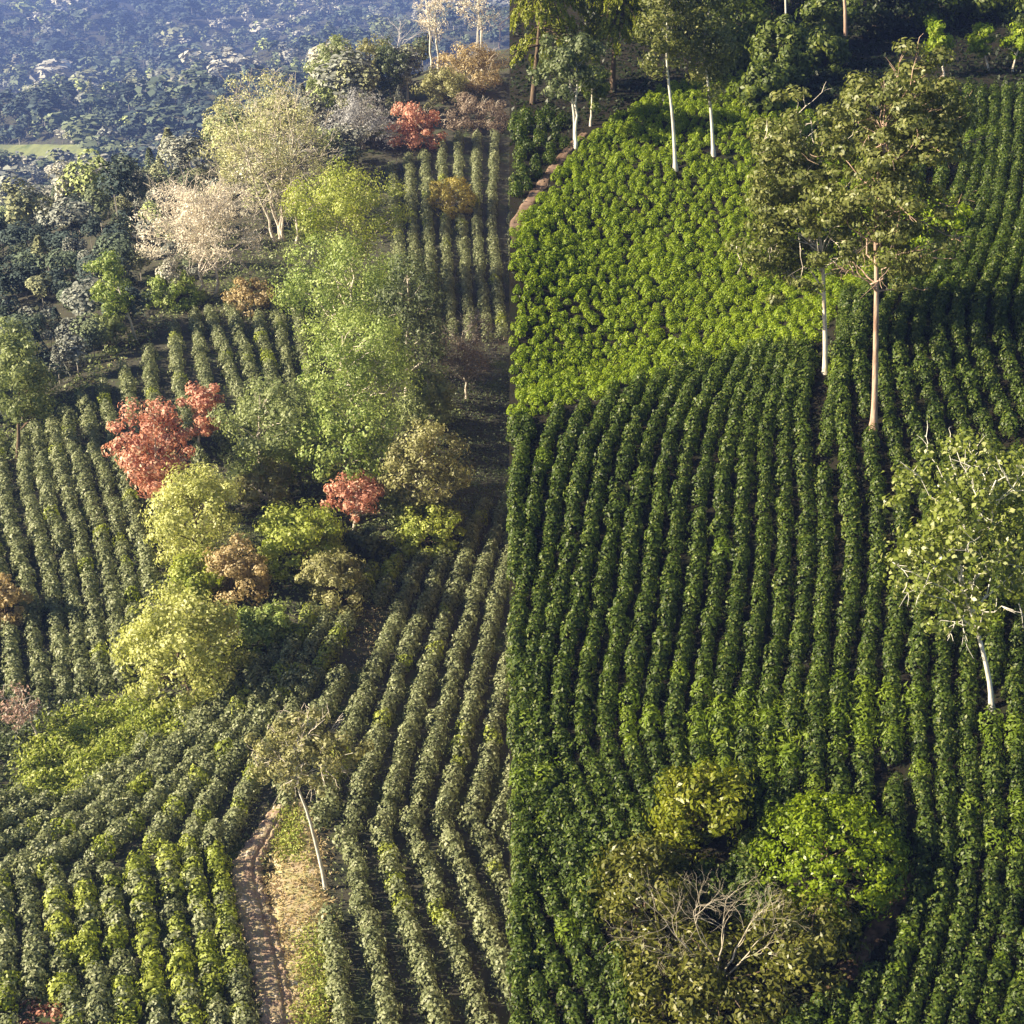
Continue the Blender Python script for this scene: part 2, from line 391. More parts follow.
# dead shrub : forked bare branches
def dead_shrub():
    B, c, r = place('R', (645,862,768,985), (712,962))
    B = B + np.array([0, -1.2, 0]); B[2] = HR(np.array([B[0]]), np.array([B[1]]))[0]
    root = bpy.data.objects.new('dead_shrub', None); COL.objects.link(root); root.location = B
    tag(root, 'leafless shrub of forked pale branches among the olive bushes', 'shrub')
    T = Tubes(); T2 = Tubes()
    def grow(p, d, ln, rad, lev):
        e = p + d * ln; P = curve(p, e, rng.normal(size=3) * ln * .12, 5)
        (T if lev < 3 else T2).add(P, np.linspace(rad, rad * .6, 5), 6 if lev < 2 else 4)
        if lev >= 6: return
        for k in range(3 if lev < 2 else 2):
            nd = unit(d + rng.normal(size=3) * (.55 if lev < 2 else .42) + np.array([0, -.02, .0]))
            grow(P[-1] if k else P[-2], nd, ln * rng.uniform(.62, .88), rad * .66, lev + 1)
    for (uu, vv) in ((656,908),(690,900),(728,895),(764,902),(662,948),(778,925)):
        d = ray(uu, vv); tgt = d * ((B[1]) / d[1]) - B
        p0 = np.array([rng.uniform(-.2, .2), 0, -.2])
        mid = tgt * .55
        P = curve(p0, mid, rng.normal(size=3) * .3, 6, .03); T.add(P, np.linspace(.06, .03, 6), 6)
        grow(P[-1], unit(tgt - p0 + rng.normal(size=3) * .2), np.linalg.norm(tgt) * .25, .026, 1)
        grow(P[-2], unit(tgt - p0 + rng.normal(size=3) * .8), np.linalg.norm(tgt) * .22, .022, 1)
    V, Fq = T.arrays(); mesh_obj('trunk', V, Fq, M['bark_twig'], root, smooth=True)
    V, Fq = T2.arrays(); mesh_obj('twigs', V, Fq, M['bark_twig'], root)
dead_shrub()
R('sapling', 'light green sapling with slanting white stem on the edge between light field and dark rows', 'sapling', (660,330,708,384), (679,372),
  leaf='weed', bark='bark_pale', n=420, L=.34, W=.16, clumps=18, cr=.28, trunk_r=.07, limbs=8)
R('forked_tree', 'pale forked tree with thin grey green crown beside the earth path', 'tree', (527,26,612,112), (573,147),
  leaf='sage', bark='bark_white', n=2600, L=.36, W=.2, clumps=44, cr=.2, trunk_r=.2, stems=2, limbs=22, shape='dome', ry=.8)
R('small_tree', 'small tree with short pale trunk just right of the forked tree', 'tree', (575,64,614,112), (590,126),
  leaf='deep', bark='bark_pale', n=900, L=.34, W=.17, clumps=20, cr=.28, trunk_r=.13, limbs=8)
R('slender_tree', 'slender tree with long white trunk and high crown in the upper light green field', 'tree', (632,-60,694,84), (676,170),
  leaf='eucalypt', bark='bark_white', n=3400, L=.36, W=.17, clumps=52, cr=.24, trunk_r=.17, via=[(673,120),(666,60)], limbs=18, shape='tall')
R('slender_tree', 'slender white-trunked tree with leaves far down its stem, next to the shaded wood', 'tree', (684,-60,742,112), (714,155),
  leaf='eucalypt', bark='bark_white', n=3400, L=.36, W=.17, clumps=56, cr=.24, trunk_r=.16, via=[(711,110),(703,40)], limbs=18, shape='tall')
R('understory_shrub', 'yellow green undergrowth shrub behind the trunk of the pale-trunked shade tree', 'shrub', (770,196,850,262), None,
  leaf='young', n=1800, L=.36, W=.18, clumps=40, cr=.25, shape='dome', shell=.3)
R('understory_shrub', 'yellow green undergrowth shrub behind the trunk of the pinkish shade tree', 'shrub', (835,192,915,256), None,
  leaf='young', n=1800, L=.36, W=.18, clumps=40, cr=.25, shape='dome', shell=.3)
R('understory_shrub', 'yellow green undergrowth shrub at the upper end of the dark rows under bare boughs', 'shrub', (905,196,975,250), None,
  leaf='young', n=1500, L=.36, W=.18, clumps=34, cr=.25, shape='dome', shell=.3)
for box, base, lab in (((918,12,955,66), (945,77), 'young bright green tree in the upper wood, the one with a white stem foot'),
                       ((960,20,1000,58), (990,70), 'young bright green tree in the upper wood next to a grey stone patch'),
                       ((1000,22,1040,62), (1012,72), 'young bright green tree in the upper right corner')):
    R('young_tree', lab, 'tree', box, base, leaf='young', bark='bark_pale', n=900, L=.36, W=.2, clumps=24, cr=.28, trunk_r=.12, limbs=8)
R('wood_trunk_tree', 'straight reddish trunk rising out of the top of the picture above the tallest tree', 'tree', (815,-190,885,-40), (846,66),
  leaf='deep', bark='bark_pink', n=2200, L=.4, W=.2, clumps=40, cr=.25, trunk_r=.2, limbs=14)
R('wood_trunk_tree', 'pale slender trunk leaning out of the top of the picture above the pale-trunked shade tree', 'tree', (745,-190,815,-20), (790,82),
  leaf='deep', bark='bark_white', n=2200, L=.4, W=.2, clumps=40, cr=.25, trunk_r=.17, limbs=14, via=[(790,60),(785,10)])
# wood along the top; shade put into the 'dark' leaf colour, sunlight into 'deep'
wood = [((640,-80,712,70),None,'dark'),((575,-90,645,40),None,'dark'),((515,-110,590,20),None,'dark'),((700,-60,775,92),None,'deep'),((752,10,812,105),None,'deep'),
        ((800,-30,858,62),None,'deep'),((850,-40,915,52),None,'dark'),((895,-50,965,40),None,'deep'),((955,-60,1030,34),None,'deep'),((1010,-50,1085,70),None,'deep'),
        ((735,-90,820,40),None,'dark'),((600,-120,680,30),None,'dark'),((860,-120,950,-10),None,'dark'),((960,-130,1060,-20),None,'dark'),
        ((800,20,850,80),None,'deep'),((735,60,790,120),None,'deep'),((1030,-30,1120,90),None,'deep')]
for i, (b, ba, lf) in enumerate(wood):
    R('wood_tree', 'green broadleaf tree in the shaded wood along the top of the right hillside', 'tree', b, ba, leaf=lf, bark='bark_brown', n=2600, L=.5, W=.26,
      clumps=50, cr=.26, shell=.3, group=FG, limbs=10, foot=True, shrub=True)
# drooping conifer-like crowns in the corner of the wood
def droop_tree(box, base, label, seed):
    g = np.random.default_rng(seed)
    B, c, r = place('R', box, base)
    root = bpy.data.objects.new('weeping_tree', None); COL.objects.link(root); root.location = B; tag(root, label, 'tree', 'weeping trees in the corner of the wood')
    cl = c - B; T = Tubes(); top = cl + np.array([0, 0, r[2]])
    T.add(curve([0, 0, -.4], top, [0, 0, 0], 8), np.linspace(.3, .05, 8), 8)
    Cs, Ns = [], []
    for k in range(80):
        h = g.uniform(-.55, 1) ; s0 = cl + np.array([0, 0, r[2] * h])
        a = g.uniform(0, 2 * math.pi); reach = r[0] * (1.15 - .5 * (h + 1) / 2) * g.uniform(.5, 1)
        d = np.array([math.cos(a), math.sin(a), 0])
        m1 = s0 + d * reach * .6 + np.array([0, 0, .25]); m2 = s0 + d * reach - np.array([0, 0, reach * .2]); e = m2 + d * .3 - np.array([0, 0, g.uniform(.6, 1.5)])
        t = np.linspace(0, 1, 14)[:, None]
        P = (1 - t) ** 3 * s0 + 3 * t * (1 - t) ** 2 * m1 + 3 * t ** 2 * (1 - t) * m2 + t ** 3 * e
        T.add(P, np.linspace(.05, .012, 14), 4)
        for q in range(9):    # hanging sprays
            j = g.integers(4, 14); n_ = 18; tt = np.linspace(0, 1, n_)
            off = g.normal(size=3) * .25; off[2] = 0
            X = P[j] + off + np.stack([d[0] * .3 * tt, d[1] * .3 * tt, -tt * g.uniform(.4, 1.1)], 1) + g.normal(size=(n_, 3)) * .06
            Cs.append(X); Ns.append(np.tile(d, (n_, 1)) + g.normal(size=(n_, 3)) * .5 + [0, 0, .3])
    V, Fq = T.arrays(); mesh_obj('trunk', V, Fq, M['bark_brown'], root, smooth=True)
    Cs = np.concatenate(Cs); Ns = np.concatenate(Ns)
    V, Fq = leaves(Cs, Ns, .34, .15, down=2.0)
    x = V.reshape(-1, 4, 3)[:, :, 0].min(1) + B[0] > 0.0
    V = V.reshape(-1, 4, 3)[x].reshape(-1, 3)
    mesh_obj('crown', V, np.arange(len(V)).reshape(-1, 4), M['droop'], root, tint=np.repeat(g.random(len(V) // 4) * .5, 4))
droop_tree((492,-50,600,78), (532,104), 'weeping yellow green tree with hanging sprays in the corner beside the forked tree', 3)
droop_tree((585,-50,650,50), (612,92), 'weeping yellow green tree with hanging sprays between forked tree and slender trunks', 4)

# ================================================================== LEFT HILLSIDE: plants
def Lp(name, label, cat, box, base=None, **k): return plant(name, label, cat, 'L', box, base, **k)
Lp('bare_tree', 'cream bare-twigged tree with a dome of pale fine twigs above the rows', 'tree', (132,172,268,278), (206,298),
   leaf='cream', bark='bark_pale', n=4200, L=.34, W=.14, clumps=90, cr=.16, trunk_r=.3, limbs=50, twigs=7, twig_leaf='bark_pale', shell=.35, shape='dome', stems=2)
Lp('bare_tree', 'tall pale green thinly leaved tree with many upright stems behind the cream tree', 'tree', (200,62,338,222), (288,240),
   leaf='palegreen', bark='bark_pale', n=5200, L=.38, W=.16, clumps=110, cr=.16, trunk_r=.42, limbs=50, twigs=5, twig_leaf='bark_pale', stems=5, shell=.45)
Lp('lime_tree', 'tall yellow green tree, highest of the leafy clump in the middle of the left slope', 'tree', (284,150,408,272), (345,288),
   leaf='lime', bark='bark_pale', n=7000, L=.32, W=.17, clumps=48, cr=.24, shell=.35)
Lp('green_tree', 'broad fresh green tree just below the tall yellow green tree', 'tree', (268,226,424,352), (340,372),
   leaf='leftgreen', bark='bark_pale', n=8000, L=.31, W=.17, clumps=54, cr=.23, shell=.35)
Lp('green_tree', 'mid green tree at the core of the leafy clump above the pink shrub', 'tree', (284,304,430,432), (358,448),
   leaf='leftgreen', bark='bark_pale', n=7600, L=.30, W=.16, clumps=54, cr=.23, shell=.35)
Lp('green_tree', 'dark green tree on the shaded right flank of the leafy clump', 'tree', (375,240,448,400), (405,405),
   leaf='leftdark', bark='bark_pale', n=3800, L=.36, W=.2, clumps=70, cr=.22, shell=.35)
Lp('green_tree', 'grey green tree right of the red-leaved tree', 'tree', (212,376,325,480), (262,490),
   leaf='leftmid', bark='bark_pale', n=4200, L=.34, W=.19, clumps=70, cr=.2, shell=.35)
Lp('green_tree', 'mid green tree with pale boughs directly behind the pink shrub', 'tree', (290,396,408,490), (350,505),
   leaf='leftgreen', bark='bark_pale', n=4000, L=.34, W=.19, clumps=70, cr=.2, shell=.4, trunk_r=.3)
Lp('green_tree', 'olive green tree at the right end of the leafy clump beside the dark hollow', 'tree', (376,418,470,516), (415,525),
   leaf='leftolive', bark='bark_pale', n=3600, L=.34, W=.19, clumps=60, cr=.2, shell=.4)
Lp('green_tree', 'small round green tree below the brown leafless tree', 'tree', (408,362,458,432), (430,445),
   leaf='leftmid', bark='bark_pale', n=2000, L=.34, W=.19, clumps=40, cr=.24, shell=.4)
Lp('red_tree', 'rust red tree standing between the rows and the leafy clump, larger red crown', 'tree', (106,398,196,506), (165,520),
   leaf='red', bark='bark_pale', n=3600, L=.36, W=.2, clumps=60, cr=.2, shell=.4, limbs=20)
Lp('red_tree', 'rust red small tree at the upper right of the larger red crown', 'tree', (180,376,224,440), (198,448),
   leaf='red', bark='bark_pale', n=1500, L=.34, W=.18, clumps=28, cr=.25, shell=.4)
Lp('red_tree', 'orange red bush at the head of the upper rows near the far ridge', 'shrub', (382,98,450,160), None,
   leaf='red', bark='bark_pale', n=1900, L=.42, W=.24, clumps=40, cr=.2, shell=.4, shape='dome', twigs=2, twig_leaf='bark_pale')
Lp('red_shrub', 'pinkish red round shrub in the middle of the green clump', 'shrub', (320,470,388,524), (353,530),
   leaf='red', bark='bark_pale', n=1800, L=.3, W=.17, clumps=40, cr=.22, shell=.3, shape='dome')
Lp('gold_shrub', 'round golden shrub standing alone in the upper rows', 'shrub', (424,172,478,224), None,
   leaf='gold', bark='bark_pale', n=1900, L=.36, W=.19, clumps=44, cr=.2, shell=.25)
Lp('bare_shrub', 'grey blue leafless shrub between pale green tree and orange red bush', 'shrub', (318,86,408,168), None,
   leaf='greyblue', bark='bark_grey', n=2000, L=.42, W=.16, clumps=50, cr=.2, shell=.35, twigs=4, twig_leaf='bark_grey', shape='dome')
Lp('tan_shrub', 'tan brown shrub at the top of the rows below the cream tree', 'shrub', (224,274,276,322), None,
   leaf='tan', bark='bark_pale', n=1400, L=.36, W=.18, clumps=30, cr=.24, shell=.35, shape='dome')
Lp('slim_tree', 'slim light green tree with forked white trunk on the ridge edge', 'tree', (85,248,132,322), (136,340),
   leaf='leftgreen', bark='bark_white', n=2200, L=.34, W=.18, clumps=44, cr=.24, trunk_r=.2, via=[(131,322)], shell=.4, shape='tall')
Lp('ridge_shrub', 'green bush under the cream tree on the ridge edge', 'shrub', (140,268,206,316), None,
   leaf='leftgreen', n=1900, L=.34, W=.18, clumps=40, cr=.22, shell=.3, shape='dome')
Lp('ridge_shrub', 'dull green bush at the foot of the slim tree', 'shrub', (80,312,134,358), None,
   leaf='leftmid', n=1500, L=.34, W=.18, clumps=34, cr=.22, shell=.3, shape='dome')
Lp('round_tree', 'large dull olive tree at the left edge where the rows meet the ravine', 'tree', (-20,318,52,440), (18,458),
   leaf='leftmid', bark='bark_brown', n=3800, L=.36, W=.2, clumps=60, cr=.22, shell=.3)
Lp('lime_shrub', 'bright lime round shrub below the pink shrub', 'shrub', (248,494,348,594), None,
   leaf='lime', n=3400, L=.3, W=.17, clumps=70, cr=.2, shell=.25, shape='dome')
Lp('lime_shrub', 'yellow green shrub mass right of the rows, below the larger red tree', 'shrub', (146,452,252,596), None,
   leaf='limepale', n=4200, L=.3, W=.16, clumps=80, cr=.2, shell=.3, shape='dome')
Lp('lime_shrub', 'big pale lime bush mass above the grassy mound', 'shrub', (116,578,250,724), None,
   leaf='limepale', n=5600, L=.3, W=.17, clumps=100, cr=.18, shell=.25, shape='dome')
Lp('lime_shrub', 'lime shrub right of the dark gap beside the dark hollow', 'shrub', (380,500,466,562), None,
   leaf='lime', n=2600, L=.3, W=.17, clumps=60, cr=.2, shell=.3, shape='dome')
Lp('lime_shrub', 'small lime bush in the upper corner next to the boundary bank', 'shrub', (478,2,524,34), (500,48),
   leaf='lime', n=900, L=.4, W=.2, clumps=24, cr=.25, shell=.3, shape='dome')
Lp('tan_shrub', 'tan brown shrub in the middle of the lime bushes', 'shrub', (196,534,276,624), None,
   leaf='tan', n=2400, L=.28, W=.15, clumps=50, cr=.2, shell=.3, shape='dome')
Lp('tan_shrub', 'olive tan shrub to the right under the lime round shrub', 'shrub', (292,545,370,626), None,
   leaf='leftolive', n=2600, L=.3, W=.15, clumps=54, cr=.2, shell=.3, shape='dome')
Lp('tan_shrub', 'grey tan bush above the lime round shrub and left of the pink shrub', 'shrub', (232,456,302,520), None,
   leaf='leftolive', bark='bark_pale', n=2000, L=.3, W=.15, clumps=46, cr=.2, shell=.3, shape='dome', twigs=1, twig_leaf='bark_pale')
Lp('tan_shrub', 'orange brown shrub at the left edge among shaded rows', 'shrub', (-22,574,32,634), None,
   leaf='tan', n=1700, L=.3, W=.16, clumps=36, cr=.22, shell=.3, shape='dome')
Lp('green_shrub', 'grey green bush squeezed between pink shrub and olive green tree', 'shrub', (376,486,440,540), None,
  leaf='leftmid', n=1800, L=.3, W=.16, clumps=40, cr=.22, shell=.3, shape='dome')
Lp('green_shrub', 'mid green bush at the foot of the grey green tree', 'shrub', (238,430,318,492), None,
  leaf='leftgreen', n=2000, L=.3, W=.16, clumps=44, cr=.22, shell=.3, shape='dome')
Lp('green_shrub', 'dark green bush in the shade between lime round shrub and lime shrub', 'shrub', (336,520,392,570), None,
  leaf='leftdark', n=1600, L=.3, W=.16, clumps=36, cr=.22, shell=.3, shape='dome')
Lp('green_shrub', 'pale lime bush between tan brown shrub and yellow green shrub mass', 'shrub', (164,548,226,622), None,
  leaf='lime', n=2200, L=.3, W=.16, clumps=44, cr=.22, shell=.3, shape='dome')
Lp('green_shrub', 'dull green bush filling the gap under the mid green core tree', 'shrub', (392,388,450,440), None,
  leaf='leftmid', n=1600, L=.32, W=.17, clumps=36, cr=.22, shell=.3, shape='dome')
Lp('green_shrub', 'mid green bush under the tan brown shrub at the edge of the lower rows', 'shrub', (230,602,302,660), None,
   leaf='leftgreen', n=2000, L=.3, W=.16, clumps=44, cr=.22, shell=.3, shape='dome')
Lp('bare_shrub', 'small pinkish leafless tree at the left edge above the grassy mound', 'tree', (-8,682,40,730), (43,738),
   leaf='pinkbare', bark='bark_pale', n=420, L=.26, W=.1, clumps=26, cr=.25, trunk_r=.1, twigs=4, twig_leaf='bark_pale', limbs=14)
Lp('bare_shrub', 'brown leafless tree beside the dark hollow near the boundary bank', 'tree', (425,312,508,388), (466,398),
   leaf='brownbare', bark='bark_pale', n=1500, L=.3, W=.12, clumps=46, cr=.2, trunk_r=.16, twigs=5, twig_leaf='bark_grey', shell=.4)
Lp('olive_tree', 'olive tree with long white leaning trunk standing on the dirt bank of the track', 'tree', (236,702,372,806), (326,888),
   leaf='leftolive', bark='bark_white', n=3000, L=.28, W=.13, clumps=74, cr=.15, trunk_r=.15, via=[(322,868),(308,812),(296,785)], limbs=34, twigs=2, twig_leaf='bark_pale', shell=.5, ry=.8)
Lp('ridge_bare_tree', 'tall white-stemmed leafless tree on the far ridge, the one with two stems', 'tree', (412,-30,452,48), (436,72),
   leaf='cream', bark='bark_white', n=700, L=.4, W=.15, clumps=30, cr=.2, trunk_r=.32, stems=2, twigs=3, twig_leaf='bark_pale')
Lp('ridge_bare_tree', 'white-stemmed leafless tree on the far ridge closest to the boundary bank', 'tree', (450,-35,500,40), (478,70),
   leaf='cream', bark='bark_white', n=700, L=.4, W=.15, clumps=30, cr=.2, trunk_r=.3, stems=2, twigs=3, twig_leaf='bark_pale')
Lp('ridge_bare_tree', 'thin leafless tree with grey twigs near the orange red bush on the far ridge', 'tree', (392,42,422,92), (408,100),
   leaf='greyblue', bark='bark_white', n=260, L=.36, W=.14, clumps=20, cr=.22, trunk_r=.22, twigs=3, twig_leaf='bark_grey')
Lp('ridge_shrub', 'beige brown thicket below the white-stemmed trees on the far ridge', 'shrub', (432,42,510,100), None,
   leaf='tan', bark='bark_pale', n=2400, L=.44, W=.2, clumps=56, cr=.2, shell=.3, shape='dome', twigs=2, twig_leaf='bark_pale')
Lp('ridge_shrub', 'olive thicket between orange red bush and beige thicket', 'shrub', (410,66,476,116), None,
   leaf='leftolive', n=1800, L=.44, W=.2, clumps=44, cr=.2, shell=.3, shape='dome')
Lp('ridge_shrub', 'beige thicket at the head of the upper rows by the boundary bank', 'shrub', (440,92,512,140), None,
   leaf='brownbare', n=1700, L=.4, W=.18, clumps=44, cr=.2, shell=.3, shape='dome', twigs=1, twig_leaf='bark_pale')
Lp('ridge_tree', 'green tree on the far ridge above the grey blue shrub, paler crown', 'tree', (352,26,392,92), (372,104),
   leaf='leftolive', bark='bark_grey', n=1800, L=.44, W=.22, clumps=40, cr=.22, shell=.4)
Lp('ridge_tree', 'dark green tree on the far ridge left of the leafless grey-twigged tree', 'tree', (372,36,412,92), (390,106),
   leaf='leftdark', bark='bark_grey', n=1800, L=.44, W=.22, clumps=40, cr=.22, shell=.35)
Lp('ridge_tree', 'blue green tree behind the tall pale green tree on the far ridge', 'tree', (304,32,362,104), (335,120),
   leaf='leftmid', bark='bark_grey', n=2400, L=.44, W=.22, clumps=50, cr=.22, shell=.35)
Lp('ridge_tree', 'pale lime tree on the far ridge between the dark tree and white stems', 'tree', (366,10,428,56), (396,72),
   leaf='palegreen', bark='bark_pale', n=1900, L=.46, W=.22, clumps=44, cr=.22, shell=.4)
Lp('red_shrub', 'low rust red shrub at the bottom left corner', 'shrub', (4,1006,76,1040), None,
   leaf='red', n=1100, L=.22, W=.13, clumps=36, cr=.2, shell=.3, shape='dome')

# ================================================================== field rows
def spline(pts, m):
    P = np.array(pts, float); n = len(P)
    E = np.vstack([2 * P[0] - P[1], P, 2 * P[-1] - P[-2]])
    out = []
    for i in range(n - 1):
        p0, p1, p2, p3 = E[i:i + 4]; t = np.linspace(0, 1, 16, endpoint=i == n - 2)[:, None]
        out.append(.5 * (2 * p1 + (p2 - p0) * t + (2 * p0 - 5 * p1 + 4 * p2 - p3) * t ** 2 + (3 * p1 - p0 - 3 * p2 + p3) * t ** 3))
    Q = np.concatenate(out); s = np.concatenate([[0], np.cumsum(np.linalg.norm(np.diff(Q, axis=0), axis=1))])
    t = np.linspace(0, s[-1], m)
    return np.stack([np.interp(t, s, Q[:, 0]), np.interp(t, s, Q[:, 1])], 1)
def rows(H, guides, step, lateral=.1, krange=None, m=70, dk=1.0):
    ks = np.array([g[0] for g in guides], float); G = np.stack([spline(g[1], m) for g in guides])
    out = []
    kk = np.arange(ks[0], ks[-1] + .001, dk)
    U = np.stack([[np.interp(k, ks, G[:, j, 0]) for j in range(m)] for k in kk]); Vv = np.stack([[np.interp(k, ks, G[:, j, 1]) for j in range(m)] for k in kk])
    P, ok = cast(H, U.ravel(), Vv.ravel()); P = P.reshape(len(kk), m, 3)
    for r, row in enumerate(P):
        seg = np.linalg.norm(np.diff(row[:, :2], axis=0), axis=1)
        good = seg < 5
        s = np.concatenate([[0], np.cumsum(seg)]); t = np.arange(rng.random() * step, s[-1], step)
        t = t + rng.normal(size=len(t)) * step * .07
        j = np.clip(np.searchsorted(s, t) - 1, 0, len(seg) - 1)
        X = np.stack([np.interp(t, s, row[:, 0]), np.interp(t, s, row[:, 1])], 1)[good[j]]
        X += rng.normal(size=X.shape) * lateral
        out.append(X)
    X = np.concatenate(out)
    return X
def filter_foot(X, side, pad=.25):
    keep = np.ones(len(X), bool)
    for (sd, x, y, r) in FOOT:
        if sd == side: keep &= (X[:, 0] - x) ** 2 + (X[:, 1] - y) ** 2 > (r + pad * 0) ** 2
    return X[keep]
def in_poly(u, v, poly):
    poly = np.array(poly, float); x0, y0 = poly[:, 0], poly[:, 1]; x1, y1 = np.roll(x0, -1), np.roll(y0, -1)
    c = (y0[None] > v[:, None]) != (y1[None] > v[:, None])
    xs = x0[None] + (v[:, None] - y0[None]) / (y1 - y0 + 1e-9)[None] * (x1 - x0)[None]
    return ((c & (u[:, None] < xs)).sum(1) % 2) == 1
def bush_mesh(name, n, r, h, L, W, mat, lobes=7, inner=.25):
    """one planted bush: leaf shell on a lumpy dome"""
    d = unit(rng.normal(size=(n, 3))); d[:, 2] = np.abs(d[:, 2]) * 1.0 - .15 * rng.random(n); d = unit(d)
    A = unit(rng.normal(size=(lobes, 3)) + [0, 0, .5])
    lump = .8 + .32 * np.exp(-(1 - (d @ A.T).max(1)) * 9)
    rad = lump * np.where(rng.random(n) < inner, rng.uniform(.45, .9, n), rng.uniform(.88, 1.06, n))
    P = d * rad[:, None] * np.array([r, r, h]) + np.array([0, 0, .12])
    N = d * np.array([1, 1, .9]) + rng.normal(size=(n, 3)) * .32 + [0, 0, .1]
    s = rng.uniform(.65, 1.25, n)
    V, Fq = leaves(P, N, L * s, W * s, down=.9)
    me_o = mesh_obj(name, V, Fq, mat, tint=np.zeros(len(V)))
    me = me_o.data; bpy.data.objects.remove(me_o)
    return V.astype(np.float32), me
def plant_field(H, side, X, protos, pick, size, name, label, cat, group, stuff_name, stuff_label, maxind=300, offset=None):
    z = H(X[:, 0], X[:, 1]) - .05
    P = np.column_stack([X, z]); n = len(P)
    S = size(P) if callable(size) else rng.uniform(*size, n)
    A = rng.uniform(0, 2 * math.pi, n); kind = pick(P)
    u, v, dep = project(P + [0, 0, .6])
    seen = (u > 4) & (u < 1020) & (v > 4) & (v < 1014) & ((u < 505) if side == 'L' else (u > 514))
    for (sd, b, y) in SHAD:
        if sd == side: seen &= ~((u > b[0]) & (u < b[2]) & (v > b[1]) & (v < b[3] + 6) & (P[:, 1] > y - 1))
    order = np.argsort(np.where(seen, dep / S, 1e6)); order = order[seen[order]]
    ind = order[:maxind]; rest = np.setdiff1d(np.arange(n), ind)
    for i in ind:
        o = bpy.data.objects.new(name, protos[kind[i]][1]); COL.objects.link(o)
        o.location = P[i]; o.rotation_euler = (0, 0, A[i]); o.scale = (S[i], S[i], S[i] * rng.uniform(.88, 1.12))
        tag(o, label[protos[kind[i]][2]], cat, group[protos[kind[i]][2]])
    byk = {}
    for i in rest: byk.setdefault(protos[kind[i]][2], []).append(i)
    for mk, ids in byk.items():
        Vs, Ts = [], []
        for i in ids:
            V = protos[kind[i]][0]; c, s = math.cos(A[i]), math.sin(A[i])
            W = V * S[i]; W = np.column_stack([W[:, 0] * c - W[:, 1] * s, W[:, 0] * s + W[:, 1] * c, W[:, 2]]) + P[i]
            Vs.append(W); Ts.append(np.full(len(V), rng.random()))
        V = np.concatenate(Vs)
        o = mesh_obj(stuff_name[mk], V, np.arange(len(V)).reshape(-1, 4), M[mk], tint=np.concatenate(Ts))
        tag(o, stuff_label[mk], cat, kind='stuff')
    print(stuff_name, n, 'seen', int(seen.sum()))

# --- right: dark rows
GR = [(-4,[(430,500),(410,650),(400,740),(440,860),(500,1060)]),
 (0,[(522,428),(506,520),(496,640),(502,740),(550,850),(640,1060)]),
 (3,[(626,391),(595,449),(578,530),(563,610),(546,690),(548,760),(600,870),(700,1070)]),
 (8,[(758,350),(722,423),(707,499),(702,576),(690,652),(680,728),(695,800),(740,900),(770,1070)]),
 (12,[(809,352),(802,433),(808,525),(803,626),(792,708),(790,800),(795,900),(795,1070)]),
 (14,[(930,80),(912,160),(885,240),(850,330),(855,433),(864,520),(860,600),(850,667),(846,760),(845,860),(815,1070)]),
 (16,[(965,80),(962,170),(928,262),(895,332),(905,413),(922,490),(920,576),(912,677),(915,760),(918,850),(905,930),(862,1070)]),
 (19,[(1012,80),(1005,190),(985,262),(962,322),(976,388),(1003,460),(1010,560),(1000,680),(1000,780),(1000,880),(985,970),(955,1070)]),
 (22,[(1066,80),(1062,180),(1050,250),(1040,320),(1066,400),(1092,490),(1095,600),(1086,700),(1090,800),(1085,920),(1050,1070)]),
 (26,[(1150,80),(1145,250),(1150,350),(1180,450),(1200,600),(1190,760),(1150,950),(1100,1070)])]
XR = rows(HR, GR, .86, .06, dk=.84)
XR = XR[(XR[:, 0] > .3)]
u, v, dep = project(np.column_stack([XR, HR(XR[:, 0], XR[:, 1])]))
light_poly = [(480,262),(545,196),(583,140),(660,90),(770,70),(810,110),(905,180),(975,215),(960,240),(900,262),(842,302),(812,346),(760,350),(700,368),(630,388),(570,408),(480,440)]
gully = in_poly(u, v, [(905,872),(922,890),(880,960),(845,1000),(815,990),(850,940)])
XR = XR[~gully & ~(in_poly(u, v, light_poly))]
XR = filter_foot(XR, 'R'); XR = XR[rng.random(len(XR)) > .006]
ex = []
for y in np.arange(40, 104, .75):
    c_ = np.array([.35 + rng.random() * .2, y])
    if np.min(((XR - c_) ** 2).sum(1)) > .22: ex.append(c_)
if ex:
    E = np.array(ex); uE, vE, dE = project(np.column_stack([E, HR(E[:, 0], E[:, 1])])); XR = np.concatenate([XR, E[~in_poly(uE + 3, vE, light_poly)]])
# loose dark bushes left of the earth path
XB = []
uu = rng.uniform(505, 580, 400); vv = rng.uniform(95, 225, 400)
ok = in_poly(uu, vv, [(500,150),(520,112),(560,118),(572,140),(545,172),(505,218)])
PB, _ = cast(HR, uu[ok], vv[ok])
pts = []
for p in PB:
    if p[0] > .35 and all((p[0] - q[0]) ** 2 + (p[1] - q[1]) ** 2 > 1.1 for q in pts): pts.append(p)
XB = np.array(pts)[:, :2]
XR = np.concatenate([XR, XB])
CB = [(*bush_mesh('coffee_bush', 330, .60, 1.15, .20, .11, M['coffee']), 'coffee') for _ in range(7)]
WB = [(*bush_mesh('coffee_bush', 240, .65, 1.05, .26, .10, M['weed']), 'weed') for _ in range(3)]
weedy = [(745,742,34),(640,722,14),(700,700,14),(520,790,14),(860,720,22),(905,735,20),(1010,850,22),(1000,740,18),(700,560,10),(640,960,12),(1015,980,16)]
